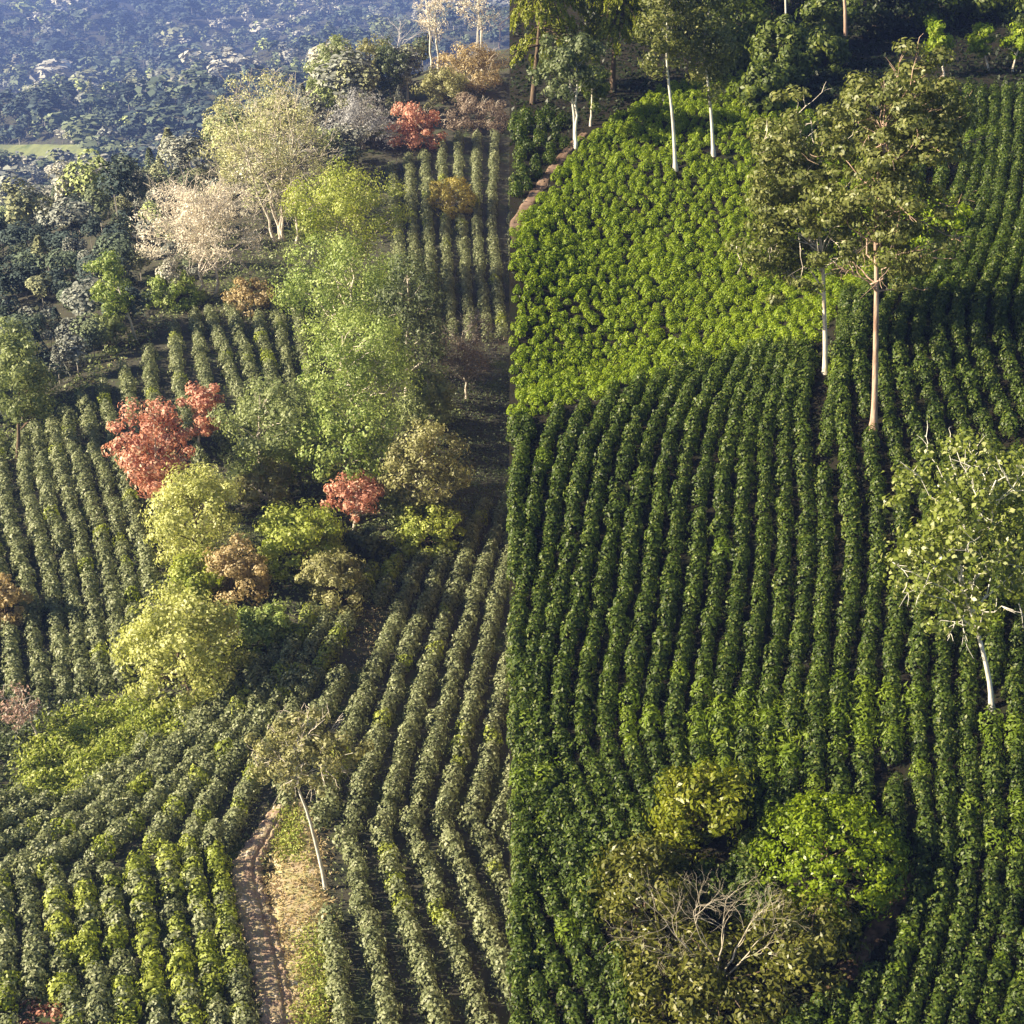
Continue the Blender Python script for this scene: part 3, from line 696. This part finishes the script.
def pick_r(P):
    k = rng.integers(0, 7, len(P)); u, v, d = project(P)
    pr = np.zeros(len(P))
    for (a, b, s) in weedy: pr = np.maximum(pr, .75 * np.exp(-((u - a) ** 2 + (v - b) ** 2) / (2 * s * s)))
    pr = np.maximum(pr, .012)
    return np.where(rng.random(len(P)) < pr, 7 + rng.integers(0, 3, len(P)), k)
plant_field(HR, 'R', XR, CB + WB, pick_r, (.82, 1.18), 'coffee_bush',
  {'coffee': 'dark glossy green bush planted in the long rows of the lower right hillside', 'weed': 'bright yellow green weedy bush among the dark rows of the lower right hillside'}, 'bush',
  {'coffee': 'dark glossy bushes in rows', 'weed': 'bright weedy bushes among the dark rows'},
  {'coffee': 'coffee_bushes', 'weed': 'weedy_bushes'},
  {'coffee': 'dark green rows of bushes running up the right hillside', 'weed': 'bright green weedy growth between the dark rows'})
# --- right: light green field
uu = rng.uniform(480, 985, 60000); vv = rng.uniform(60, 445, 60000)
ok = in_poly(uu, vv, light_poly)
lo = np.array([0.5, 85.]); g = []
yy = 84.; row = 0
while yy < 175:
    xs = np.arange(.3 + (row % 2) * .5, 60, .78)
    g.append(np.column_stack([xs + rng.normal(size=len(xs)) * .14, yy + rng.normal(size=len(xs)) * .14 + .12 * xs])); yy += .78; row += 1
XY = np.concatenate(g); XY = XY[XY[:, 0] > .15]
u, v, dep = project(np.column_stack([XY, HR(XY[:, 0], XY[:, 1])]))
Pc, okc = cast(HR, u, v)
XY = XY[in_poly(u, v, light_poly)]
XY = filter_foot(XY, 'R')
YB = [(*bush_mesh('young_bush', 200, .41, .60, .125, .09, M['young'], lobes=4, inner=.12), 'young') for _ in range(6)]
plant_field(HR, 'R', XY, YB, lambda P: rng.integers(0, 6, len(P)), (.7, 1.3), 'young_bush',
  {'young': 'small rounded light green bush on the sunny slope behind the dark rows'}, 'bush', {'young': 'small light green bushes of the upper field'},
  {'young': 'young_bushes'}, {'young': 'light green bushes covering the upper right slope'})

# --- left fields
GLs = [
 [(-8,[(-175,478),(-165,535),(-142,620),(-125,730)]),(-4,[(-75,460),(-62,520),(-42,610),(-30,720)]),(0,[(22,434),(30,505),(52,590),(66,700)]),(3,[(66,416),(84,484),(106,560),(124,690)]),(5,[(102,388),(120,464),(146,560),(150,600)]),
  (7,[(147,352),(154,400),(168,450),(180,480)]),(8.5,[(188,318),(192,370),(204,430),(215,460)]),(10,[(208,312),(224,355),(240,400),(250,430)]),(12,[(255,306),(264,350),(278,400),(290,420)]),(14.5,[(306,300),(312,350),(322,400),(330,420)])],
 [(0,[(392,170),(398,230),(408,330)]),(2,[(425,148),(428,230),(436,335)]),(4,[(458,138),(462,230),(470,340)]),(6,[(496,128),(492,230),(503,340)]),(8,[(545,128),(535,230),(545,340)])],
 [(-4,[(130,735),(60,780),(-10,815),(-80,840)]),(0,[(235,690),(165,760),(80,830),(-20,890)]),(3,[(296,632),(240,720),(175,800),(120,858)]),(6,[(362,580),(316,670),(270,735),(232,800),(215,850)]),
  (9,[(432,535),(390,640),(360,710),(335,780),(318,840)]),(12,[(492,505),(460,600),(430,700),(405,780),(390,830)]),(15,[(545,490),(512,600),(490,700),(472,780),(455,830)]),(18,[(610,490),(565,640),(545,760),(525,830)])],
 [(-6,[(-172,895),(-162,960),(-152,1060)]),(-1.5,[(-45,885),(-38,960),(-30,1060)]),(0,[(0,880),(6,960),(14,1060)]),(2,[(55,875),(62,950),(78,1060)]),(4,[(110,868),(118,950),(134,1060)]),(6,[(165,856),(180,950),(196,1060)]),(8,[(212,830),(228,930),(250,1060)])],
 [(0,[(318,850),(328,930),(345,1060)]),(2,[(370,832),(395,920),(435,1060)]),(4,[(425,828),(458,910),(510,1040)]),(6,[(482,830),(520,910),(575,1040)]),(8,[(540,830),(580,910),(630,1040)])]]
XL = np.concatenate([rows(HL, g, st, .13, dk=dk) for g, st, dk in zip(GLs, (.82, .9, .82, .8, .8), (1.0, 1.0, 1.3, 1.0, 1.15))])
TRACK = [(282,808,10),(262,840,14),(248,866,17),(252,900,20),(266,950,20),(276,1000,19),(284,1060,19)]
BANK = [(298,802,6),(300,840,24),(296,880,32),(300,930,28),(304,980,22),(308,1060,20)]
def strip_poly(S, g=1.0):
    return [(a - w * g, b) for a, b, w in S] + [(a + w * g, b) for a, b, w in S[::-1]]
u, v, dep = project(np.column_stack([XL, HL(XL[:, 0], XL[:, 1])]))
mound = [(20,752),(60,715),(110,700),(175,705),(180,730),(120,765),(60,800),(20,800)]
hollow = [(455,395),(505,385),(505,505),(462,500),(440,470)]
GRASSW = [(372,600),(384,610),(362,690),(348,725),(335,720),(350,660)]
XL = XL[~(in_poly(u, v, strip_poly(TRACK)) | in_poly(u, v, strip_poly(BANK)) | in_poly(u, v, mound) | in_poly(u, v, hollow) | in_poly(u, v, GRASSW)) & (dep > 60)]
XL = filter_foot(XL, 'L'); XL = XL[rng.random(len(XL)) > .008]
HB = [(*bush_mesh('hedge_bush', 230, .77, 1.25, .23, .14, M['hedge']), 'hedge') for _ in range(6)]
HY = [(*bush_mesh('hedge_bush', 220, .74, 1.3, .24, .14, M['hedge_lime']), 'hedge_lime') for _ in range(4)]
limey = [(190,890,50,.8),(100,960,70,.6),(185,960,50,.9),(70,900,40,.3),(395,850,14,.9),(425,920,12,.8),(385,560,20,.7),(465,745,20,.5),(300,650,22,.4),(170,850,20,.6)]
def pick_l(P):
    k = rng.integers(0, 6, len(P)); u, v, d = project(P); pr = np.full(len(P), .03)
    for (a, b, s, q) in limey: pr = np.maximum(pr, q * np.exp(-((u - a) ** 2 + (v - b) ** 2) / (2 * s * s)))
    return np.where(rng.random(len(P)) < pr, 6 + rng.integers(0, 4, len(P)), k)
plant_field(HL, 'L', XL, HB + HY, pick_l, (.84, 1.22), 'hedge_bush',
  {'hedge': 'grey green bush planted in the rows of the left slope', 'hedge_lime': 'yellow green bush growing in the rows of the left slope'}, 'bush',
  {'hedge': 'grey green bushes in rows on the left slope', 'hedge_lime': 'yellow green bushes in the rows of the left slope'},
  {'hedge': 'hedge_bushes', 'hedge_lime': 'lime_bushes'},
  {'hedge': 'grey green rows of bushes on the upper left slope', 'hedge_lime': 'yellow green bushes scattered through the left rows'})

# ================================================================== ground cover (nobody could count it)
def cover(name, label, H, polys, n, L, W, mat, hgt=.35, up=1.0, zoff=0.0):
    Ps = []
    for poly, k in zip(polys, n):
        a = np.array(poly, float); uu = rng.uniform(a[:, 0].min(), a[:, 0].max(), k * 3); vv = rng.uniform(a[:, 1].min(), a[:, 1].max(), k * 3)
        q = in_poly(uu, vv, poly); P, ok = cast(H, uu[q][:k], vv[q][:k]); Ps.append(P)
    P = np.concatenate(Ps); P[:, :2] += rng.normal(size=(len(P), 2)) * .45; P[:, 2] = H(P[:, 0], P[:, 1])
    if H is HR: P = P[P[:, 0] > .1]
    lump = .5 + .5 * np.sin(P[:, 0] * 1.7 + np.sin(P[:, 1])) * np.sin(P[:, 1] * 1.3)
    P[:, 2] += zoff + rng.random(len(P)) * hgt * (.35 + lump)
    N = rng.normal(size=P.shape) * .8 + [0, -.2, up]
    s = rng.uniform(.6, 1.4, len(P))
    V, Fq = leaves(P, N, L * s, W * s, down=-.6)
    tag(mesh_obj(name, V, Fq, M[mat], tint=np.repeat(lump * .9, 4)), label, 'ground cover', kind='stuff')
cover('grass', 'bright green grassy mound between the left rows and the lower left rows', HL, [mound], [9000], .3, .12, 'lime', .8)
cover('undergrowth', 'green ground cover in hollows of the left slope, their shade put into its dark colour', HL, [[(-220,740),(30,735),(60,770),(40,830),(-30,870),(-220,900)],[(-60,700),(100,690),(60,740),(-60,760)],[(440,385),(512,375),(512,520),(440,510)]], [9000, 3000, 3500], .3, .14, 'leftdark', .5)  # leaf colour kept dark to paint the shade of the hollows
cover('undergrowth', 'mixed green undergrowth under the leafy clump of trees', HL, [[(120,480),(250,420),(460,400),(470,560),(330,620),(240,720),(120,720)],[(200,240),(420,150),(440,400),(240,470)],[(60,392),(190,290),(300,225),(310,300),(190,310),(50,420)],[(0,420),(60,392),(50,440),(0,470)]], [9000, 8000, 5000, 900], .36, .18, 'leftmid', .8)
cover('dry_grass', 'pale dry grass along the ridge and the track bank', HL, [strip_poly(BANK), [(44,408),(196,300),(204,306),(60,412)], [(370,590),(386,600),(366,690),(352,690)]], [4200, 700, 300], .26, .07, 'tan', .14, zoff=.18)
cover('dry_grass', 'tufts of grass along the edges of the dirt track', HL, [[(a - w - 5, b) for a, b, w in TRACK] + [(a - w + 3, b) for a, b, w in TRACK[::-1]], [(a + w - 3, b) for a, b, w in TRACK] + [(a + w + 4, b) for a, b, w in TRACK[::-1]]], [900, 900], .22, .08, 'leftolive', .3)
cover('green_grass', 'yellow green grass on the track bank', HL, [[(285,815),(300,812),(298,860),(283,860)], [(300,930),(330,930),(325,1040),(302,1040)]], [1500, 2600], .22, .08, 'lime', .3, zoff=.15)
cover('ground_weeds', 'low weeds on the soil between the left rows', HL, [[(-40,330),(509,130),(509,1060),(-40,1060)]], [26000], .2, .1, 'leftmid', .25)
cover('ground_weeds', 'low weeds between the right rows, shade of the gaps put into their colour', HR, [[(509,1060),(509,60),(1060,60),(1060,1060)]], [34000], .2, .1, 'dark', .25)  # weeds coloured near black to paint the shadow between rows
cover('verge_weeds', 'strip of dark green weeds along the top of the steep bank', HR, [[(509,420),(522,420),(526,1060),(509,1060)]], [4200], .24, .12, 'deep', .5)
cover('weeds', 'bright green tall weeds between the dark rows above the gully bushes', HR, [[(700,715),(800,700),(830,735),(770,770),(690,760)],[(840,690),(930,700),(920,750),(840,745)],[(509,775),(560,760),(570,810),(509,820)]], [2200, 900, 350], .42, .09, 'weed', .9, up=.3)
cover('wood_undergrowth', 'low undergrowth between trunks of the wood, its shade put into the dark leaf colour', HR, [[(505,20),(1100,20),(1100,95),(900,90),(760,110),(640,105),(560,135),(505,150)],[(700,70),(900,60),(950,110),(760,125)]], [7000, 3500], .45, .24, 'dark', .5)  # undergrowth; the wood's dark interior is painted into its leaves

# ================================================================== far valley forest
def far_tree(kind, n, ls=.15):
    """unit tree about 1 high: leaf clumps, slender or round"""
    if kind == 'conifer':
        t = rng.random(n) ** .7; a = rng.uniform(0, 6.28, n); r = .28 * (1 - t) + .02
        P = np.column_stack([r * np.cos(a), r * np.sin(a), .12 + .88 * t])
    else:
        C = crown_points(9, np.array([0, 0, .62]), np.array([.3, .3, .26]), .5); i = rng.integers(0, 9, n)
        P = C[i] + unit(rng.normal(size=(n, 3))) * .13
    N = unit(P - [0, 0, .5]) + rng.normal(size=(n, 3)) * .4 + [0, 0, .4]
    V, Fq = leaves(P, N, ls, ls * .65, down=.5)
    return V
def trunk_quads(r=.012, h=.7):
    T = Tubes(); T.add(np.array([[0, 0, -.05], [0, 0, h * .5], [.02, 0, h]]), np.array([r, r * .8, r * .4]), 4); V, Fq = T.arrays()
    return V[Fq].reshape(-1, 3)
mf, nt, out = nodes('valley_forest_leaves')
at = nt.nodes.new('ShaderNodeAttribute'); at.attribute_name = 'leafcol'
geo = nt.nodes.new('ShaderNodeNewGeometry')
hs = nt.nodes.new('ShaderNodeHueSaturation'); nt.links.new(at.outputs['Color'], hs.inputs['Color'])
nt.links.new(math_(nt, 'ADD', math_(nt, 'MULTIPLY', geo.outputs['Random Per Island'], .7), .65), hs.inputs['Value'])
p = nt.nodes.new('ShaderNodeBsdfPrincipled'); p.inputs['Roughness'].default_value = .8; p.inputs['Specular IOR Level'].default_value = .1
nt.links.new(hs.outputs[0], p.inputs['Base Color']); nt.links.new(p.outputs[0], out.inputs[0])
M['forest'] = mf
FV = [far_tree('round', 72, .19) for _ in range(6)] + [far_tree('conifer', 60, .17) for _ in range(2)]
FT = trunk_quads()
FN = [far_tree('round', 800, .06) for _ in range(6)] + [far_tree('conifer', 600, .06) for _ in range(2)]
uu = rng.uniform(-260, 520, 70000); vv = rng.uniform(-30, 460, 70000)
P, ok = cast(HL, uu, vv)
field = [(-80,146),(62,145),(100,151),(88,163),(40,176),(-80,181)]
beyond = [(-300,-40),(525,-40),(525,38),(430,62),(396,120),(345,185),(292,222),(222,240),(190,292),(60,394),(20,425),(-300,470)]
keep = ok & in_poly(uu, vv, beyond) & (np.linalg.norm(P, axis=1) > 150) & (P[:, 0] < 20) & ~in_poly(uu, vv, field)
u0, v0, d0 = project(P)
P = P[keep]; uu = uu[keep]; vv = vv[keep]
pts = {}; sel = []
for i, q in enumerate(P):
    dist = np.linalg.norm(q); cell = 2.0 + dist * (.0042 if dist < 600 else .0034)
    key = (int(q[0] / cell), int(q[1] / (cell * 1.6)))
    if key in pts: continue
    pts[key] = 1; sel.append(i)
P = P[sel]; uu = uu[sel]; vv = vv[sel]
print('valley trees', len(P))
pal = 1.25 * np.array([(.09,.115,.075), (.13,.155,.09), (.055,.075,.065), (.22,.23,.13), (.34,.33,.27), (.26,.30,.12), (.19,.20,.17)])
patch = np.sin(P[:, 0] * .011 + np.sin(P[:, 1] * .004) * 2) + np.sin(P[:, 1] * .0065 + P[:, 0] * .005) + .5 * np.sin(P[:, 0] * .04 + P[:, 1] * .02)
near = np.linalg.norm(P, axis=1) < 900
VT = {}
cols, Vs = [], []
proto_far = {}
n_ind = 0
ind_ids = set(np.where(near & (uu > 2) & (uu < 330) & (vv > 170))[0][:200])
def far_mesh(k, ci):
    key = (k, ci)
    if key not in proto_far:
        V = FN[k]
        o1 = mesh_obj('crown', V, np.arange(len(V)).reshape(-1, 4), M['forest']); me1 = o1.data; bpy.data.objects.remove(o1)
        ca = me1.attributes.new('leafcol', 'FLOAT_COLOR', 'POINT'); ca.data.foreach_set('color', np.tile(np.append(pal[ci], 1), len(V)).astype(np.float32))
        o2 = mesh_obj('trunk', FT, np.arange(len(FT)).reshape(-1, 4), M['bark_grey']); me2 = o2.data; bpy.data.objects.remove(o2)
        proto_far[key] = (me1, me2)
    return proto_far[key]
CN = ['dull green', 'mid green', 'dark blue green', 'olive', 'pale leafless', 'yellow green', 'grey green']
for i, q in enumerate(P):
    pr = np.array([3, 3, 3, 1.2, .8, .8, 1.2]) * (np.array([.2,.8,.1,2.5,3.2,2.0,2.0]) if patch[i] > .45 else np.array([1.4,.8,2.4,.15,.12,.1,.5]))
    if 165 < vv[i] < 240 and uu[i] < 140: pr = np.array([1, 1, .6, 2, 3, .6, 3])
    if vv[i] > 235 and uu[i] < 130: pr = np.array([2, 1, 5, .2, .0, .1, 1.])  # ravine shade painted by drawing mostly dark blue green crowns
    ci = rng.choice(7, p=pr / pr.sum()); k = rng.integers(0, 6) if rng.random() > .12 else rng.integers(6, 8)
    dist = np.linalg.norm(q)
    h = 6 * math.exp(rng.normal() * .33) * (.62 + dist * .0011); a = rng.uniform(0, 6.28); wd = rng.uniform(.9, 1.5) * (1.0 if dist < 700 else 1.3)
    if i in ind_ids:
        root = bpy.data.objects.new('valley_tree', None); COL.objects.link(root); root.location = q; root.rotation_euler = (0, 0, a); root.scale = (h * wd, h * wd, h)
        tag(root, CN[ci] + (' conical' if k > 5 else ' round') + ' tree in the shaded ravine behind the rows', 'tree', CN[ci] + (' conical' if k > 5 else ' round') + ' ravine trees')
        m1, m2 = far_mesh(int(k), int(ci))
        for nm, me in (('crown', m1), ('trunk', m2)):
            c = bpy.data.objects.new(nm, me); COL.objects.link(c); c.parent = root
        continue
    for V, colr in ((FN[k] if dist < 600 else FV[k], pal[ci]), (FT, (.3, .28, .25))):
        c, s = math.cos(a), math.sin(a); W = V * [h * wd, h * wd, h]
        Vs.append(np.column_stack([W[:, 0] * c - W[:, 1] * s, W[:, 0] * s + W[:, 1] * c, W[:, 2]]) + q)
        cols.append(np.tile(np.append(colr, 1), (len(V), 1)))
V = np.concatenate(Vs)
o = mesh_obj('forest', V, np.arange(len(V)).reshape(-1, 4), M['forest'])
ca = o.data.attributes.new('leafcol', 'FLOAT_COLOR', 'POINT'); ca.data.foreach_set('color', np.concatenate(cols).astype(np.float32).ravel())
tag(o, 'hazy blue forest covering the far valley and hills', 'forest', kind='stuff')

# ================================================================== ground
def sheet(name, H, xs, ys, xf, mat, label, zoff=0.0):
    """xs in 0..1 mapped by xf(y) to the width at that depth"""
    Y, T = np.meshgrid(ys, xs, indexing='ij'); X = xf(Y, T)
    Z = H(X, Y) + zoff
    V = np.stack([X, Y, Z], -1).reshape(-1, 3); n, m = len(ys), len(xs)
    i = np.arange(n * m).reshape(n, m)
    q = np.stack([i[:-1, :-1], i[:-1, 1:], i[1:, 1:], i[1:, :-1]], -1).reshape(-1, 4)
    o = mesh_obj(name, V, q, mat, smooth=True); tag(o, label, 'ground', kind='structure'); return o
ysL = np.concatenate([np.arange(20, 260, 1.6), np.geomspace(260, 5400, 220)])
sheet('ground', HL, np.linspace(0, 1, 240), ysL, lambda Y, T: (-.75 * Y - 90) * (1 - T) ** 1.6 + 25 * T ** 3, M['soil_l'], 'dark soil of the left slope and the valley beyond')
sheet('hillside', HR, np.linspace(0, 1, 130), np.arange(20, 300, 1.2), lambda Y, T: T * 140, M['soil_r'], 'soil of the right hillside, darkened to hold the shade between rows')
# steep bank where the right hillside stands above the left slope
ys = np.arange(20, 300, 1.2); zt = HR(np.zeros(len(ys)), ys); zb = np.minimum(HL(np.zeros(len(ys)), ys) - 3, zt - 2)
t = np.linspace(0, 1, 26)
Zb = zt[:, None] * (1 - t) + zb[:, None] * t
Xb = 2.5 * t[None] * (1 + .5 * np.sin(ys[:, None] * .4)) + .5 * np.abs(np.sin(ys[:, None] * .9 + 5 * t[None])) * np.minimum(1, t * 4)
V = np.stack([Xb, np.repeat(ys[:, None], 26, 1), Zb], -1).reshape(-1, 3)
i = np.arange(len(V)).reshape(len(ys), 26)
o = mesh_obj('bank', V, np.stack([i[:-1, :-1], i[1:, :-1], i[1:, 1:], i[:-1, 1:]], -1).reshape(-1, 4), noise_mat('bank_earth', [(.05,.035,.02), (.14,.10,.06), (.06,.07,.03)], .6, bump=.6), smooth=True)
tag(o, 'steep earth bank between the two slopes', 'bank', kind='structure')
qi = rng.integers(0, len(ys) - 1, 9000); ti = rng.integers(0, 25, 9000)
G_ = V.reshape(len(ys), 26, 3); f1 = rng.random((9000, 1)); f2 = rng.random((9000, 1))
Pb = (G_[qi, ti] * (1 - f1) + G_[qi + 1, ti] * f1) * (1 - f2) + (G_[qi, ti + 1] * (1 - f1) + G_[qi + 1, ti + 1] * f1) * f2
keep_ = (np.sin(Pb[:, 1] * .6 + Pb[:, 2] * .4) + rng.normal(size=9000) * .5 > -.4) & (Pb[:, 0] > .35); Pb = Pb[keep_] - np.array([.12, 0, 0])
Vb, Fb = leaves(Pb, rng.normal(size=Pb.shape) * .5 + [-1, -.3, .6], .6 * rng.uniform(.6, 1.3, len(Pb)), .3, down=1.5)
tag(mesh_obj('bank_plants', Vb, Fb, M['deep'], tint=np.repeat(rng.random(len(Pb)), 4)), 'green creepers and ferns growing down the steep earth bank', 'creepers', kind='stuff')
def ribbon(name, H, S, mat, label, zoff, nx=9, m=60, edge=.0, rut=None):
    S = np.array(S, float); c = spline(S[:, :2], m); w = np.interp(np.linspace(0, 1, m), np.linspace(0, 1, len(S)), S[:, 2])
    t = np.linspace(-1, 1, nx)
    wob = 1 + .12 * np.sin(np.arange(m) * .9)[:, None] * np.sign(t)[None]
    U = c[:, :1] + w[:, None] * t[None] * wob; Vv = np.repeat(c[:, 1:], nx, 1)
    P, ok = cast(H, U.ravel(), Vv.ravel())
    if H is HR: P[:, 0] = np.maximum(P[:, 0], .02)
    P = P.reshape(m, nx, 3)
    dz = zoff - edge * np.abs(t) ** 4
    if rut is not None: dz = dz + rut(t)
    P[..., 2] += dz[None] + rng.normal(size=(m, nx)) * .022
    i = np.arange(m * nx).reshape(m, nx)
    o = mesh_obj(name, P.reshape(-1, 3), np.stack([i[:-1, :-1], i[:-1, 1:], i[1:, 1:], i[1:, :-1]], -1).reshape(-1, 4), mat, smooth=True)
    tag(o, label, name.replace('_', ' '), kind='structure'); return o
ribbon('bank_verge', HL, BANK, noise_mat('dry_verge', [(.28,.21,.12), (.54,.43,.28), (.38,.36,.15), (.70,.60,.45)], .9, bump=.4), 'pale dry earth verge beside the dirt track', .22, edge=.3)
ribbon('dirt_track', HL, TRACK, noise_mat('track_dirt', [(.19,.13,.09), (.38,.27,.20), (.30,.25,.14), (.58,.47,.38)], 1.3, bump=.5), 'brown rutted dirt track through the lower left rows', .3, edge=.3,
       nx=33, m=170, rut=lambda t: -.12 * np.exp(-((t - .42) / .14) ** 2) - .06 * np.exp(-((t + .45) / .14) ** 2))
ribbon('footpath', HR, [(584,134,4),(566,152,5),(545,180,6),(525,210,7),(506,245,8)], noise_mat('path_earth', [(.10,.06,.04), (.26,.18,.13)], .8, bump=.4), 'reddish earth footpath beside the light green field', .12, edge=.1)
ribbon('gully', HR, [(915,872,6),(895,905,11),(865,945,13),(835,990,14)], noise_mat('gully_earth', [(.03,.02,.012), (.09,.055,.035), (.16,.10,.06)], 1.5, bump=.5), 'bare brown earth patch below the round bright tree', .12, edge=.1)
P, ok = cast(HL, *[a.ravel() for a in np.meshgrid(np.linspace(-80, 96, 30), np.linspace(147, 182, 8), indexing='ij')])
P[:, 2] += 1.5 + .6 * rng.random(len(P)); i = np.arange(240).reshape(30, 8)
tag(mesh_obj('field', P, np.stack([i[:-1, :-1], i[:-1, 1:], i[1:, 1:], i[1:, :-1]], -1).reshape(-1, 4), noise_mat('meadow', [(.09,.12,.04), (.19,.21,.08), (.12,.14,.06), (.23,.23,.11)], .035, contrast=(.3, .7)), smooth=True), 'yellow green meadow strip in the far valley', 'meadow', kind='structure')

# ================================================================== light, air, camera
SUN_DIR = np.array([-.85, -.16, .455])      # towards the sun
az = math.atan2(SUN_DIR[0], SUN_DIR[1]); el = math.atan2(SUN_DIR[2], math.hypot(SUN_DIR[0], SUN_DIR[1]))
w = bpy.data.worlds.new('World'); scene.world = w; w.use_nodes = True
nt = w.node_tree; bg = nt.nodes['Background']; sky = nt.nodes.new('ShaderNodeTexSky'); sky.sky_type = 'NISHITA'; sky.sun_disc = False
sky.sun_elevation = el; sky.sun_rotation = az
nt.links.new(sky.outputs[0], bg.inputs[0]); bg.inputs[1].default_value = .05
sl = bpy.data.lights.new('sun', 'SUN'); sl.energy = 5.0; sl.angle = math.radians(.5); sl.color = (1, .86, .62)
so = bpy.data.objects.new('sun', sl); COL.objects.link(so)
from mathutils import Vector
so.rotation_euler = Vector(tuple(SUN_DIR)).to_track_quat('Z', 'Y').to_euler()
# haze box
x0, x1, y0, y1, z0, z1 = -4400, 700, -60, 5500, None, 14
z0 = min(v_.co.z for o_ in bpy.data.objects if o_.name in ('ground', 'bank') for v_ in o_.data.vertices) - 1
V = [(x, y, z) for x in (x0, x1) for y in (y0, y1) for z in (z0, z1)]
hz, nt, out = nodes('valley_air')
pv = nt.nodes.new('ShaderNodeVolumePrincipled'); pv.inputs['Density'].default_value = .00016; pv.inputs['Color'].default_value = (.26, .40, 1, 1)
pv.inputs['Anisotropy'].default_value = 0.0
nt.links.new(pv.outputs[0], out.inputs['Volume'])
tag(mesh_obj('haze', V, [(0,1,3,2),(4,6,7,5),(0,4,5,1),(2,3,7,6),(0,2,6,4),(1,5,7,3)], hz), 'thin blue haze filling the valley air', 'haze', kind='stuff')
cam = bpy.data.cameras.new('camera'); co = bpy.data.objects.new('camera', cam); COL.objects.link(co)
co.rotation_euler = (math.pi / 2 - PITCH, 0, 0); cam.sensor_width = 36; cam.lens = 36 * F / 1024; cam.shift_x = (512 - CU) / 1024
cam.clip_end = 12000; cam.clip_start = .5
scene.camera = co
scene.view_settings.view_transform = 'Standard'; scene.view_settings.look = 'None'; scene.view_settings.gamma = 1; scene.view_settings.exposure = 1.56
cy = scene.cycles; cy.max_bounces = 6; cy.diffuse_bounces = 3; cy.glossy_bounces = 2; cy.transmission_bounces = 3; cy.volume_bounces = 0
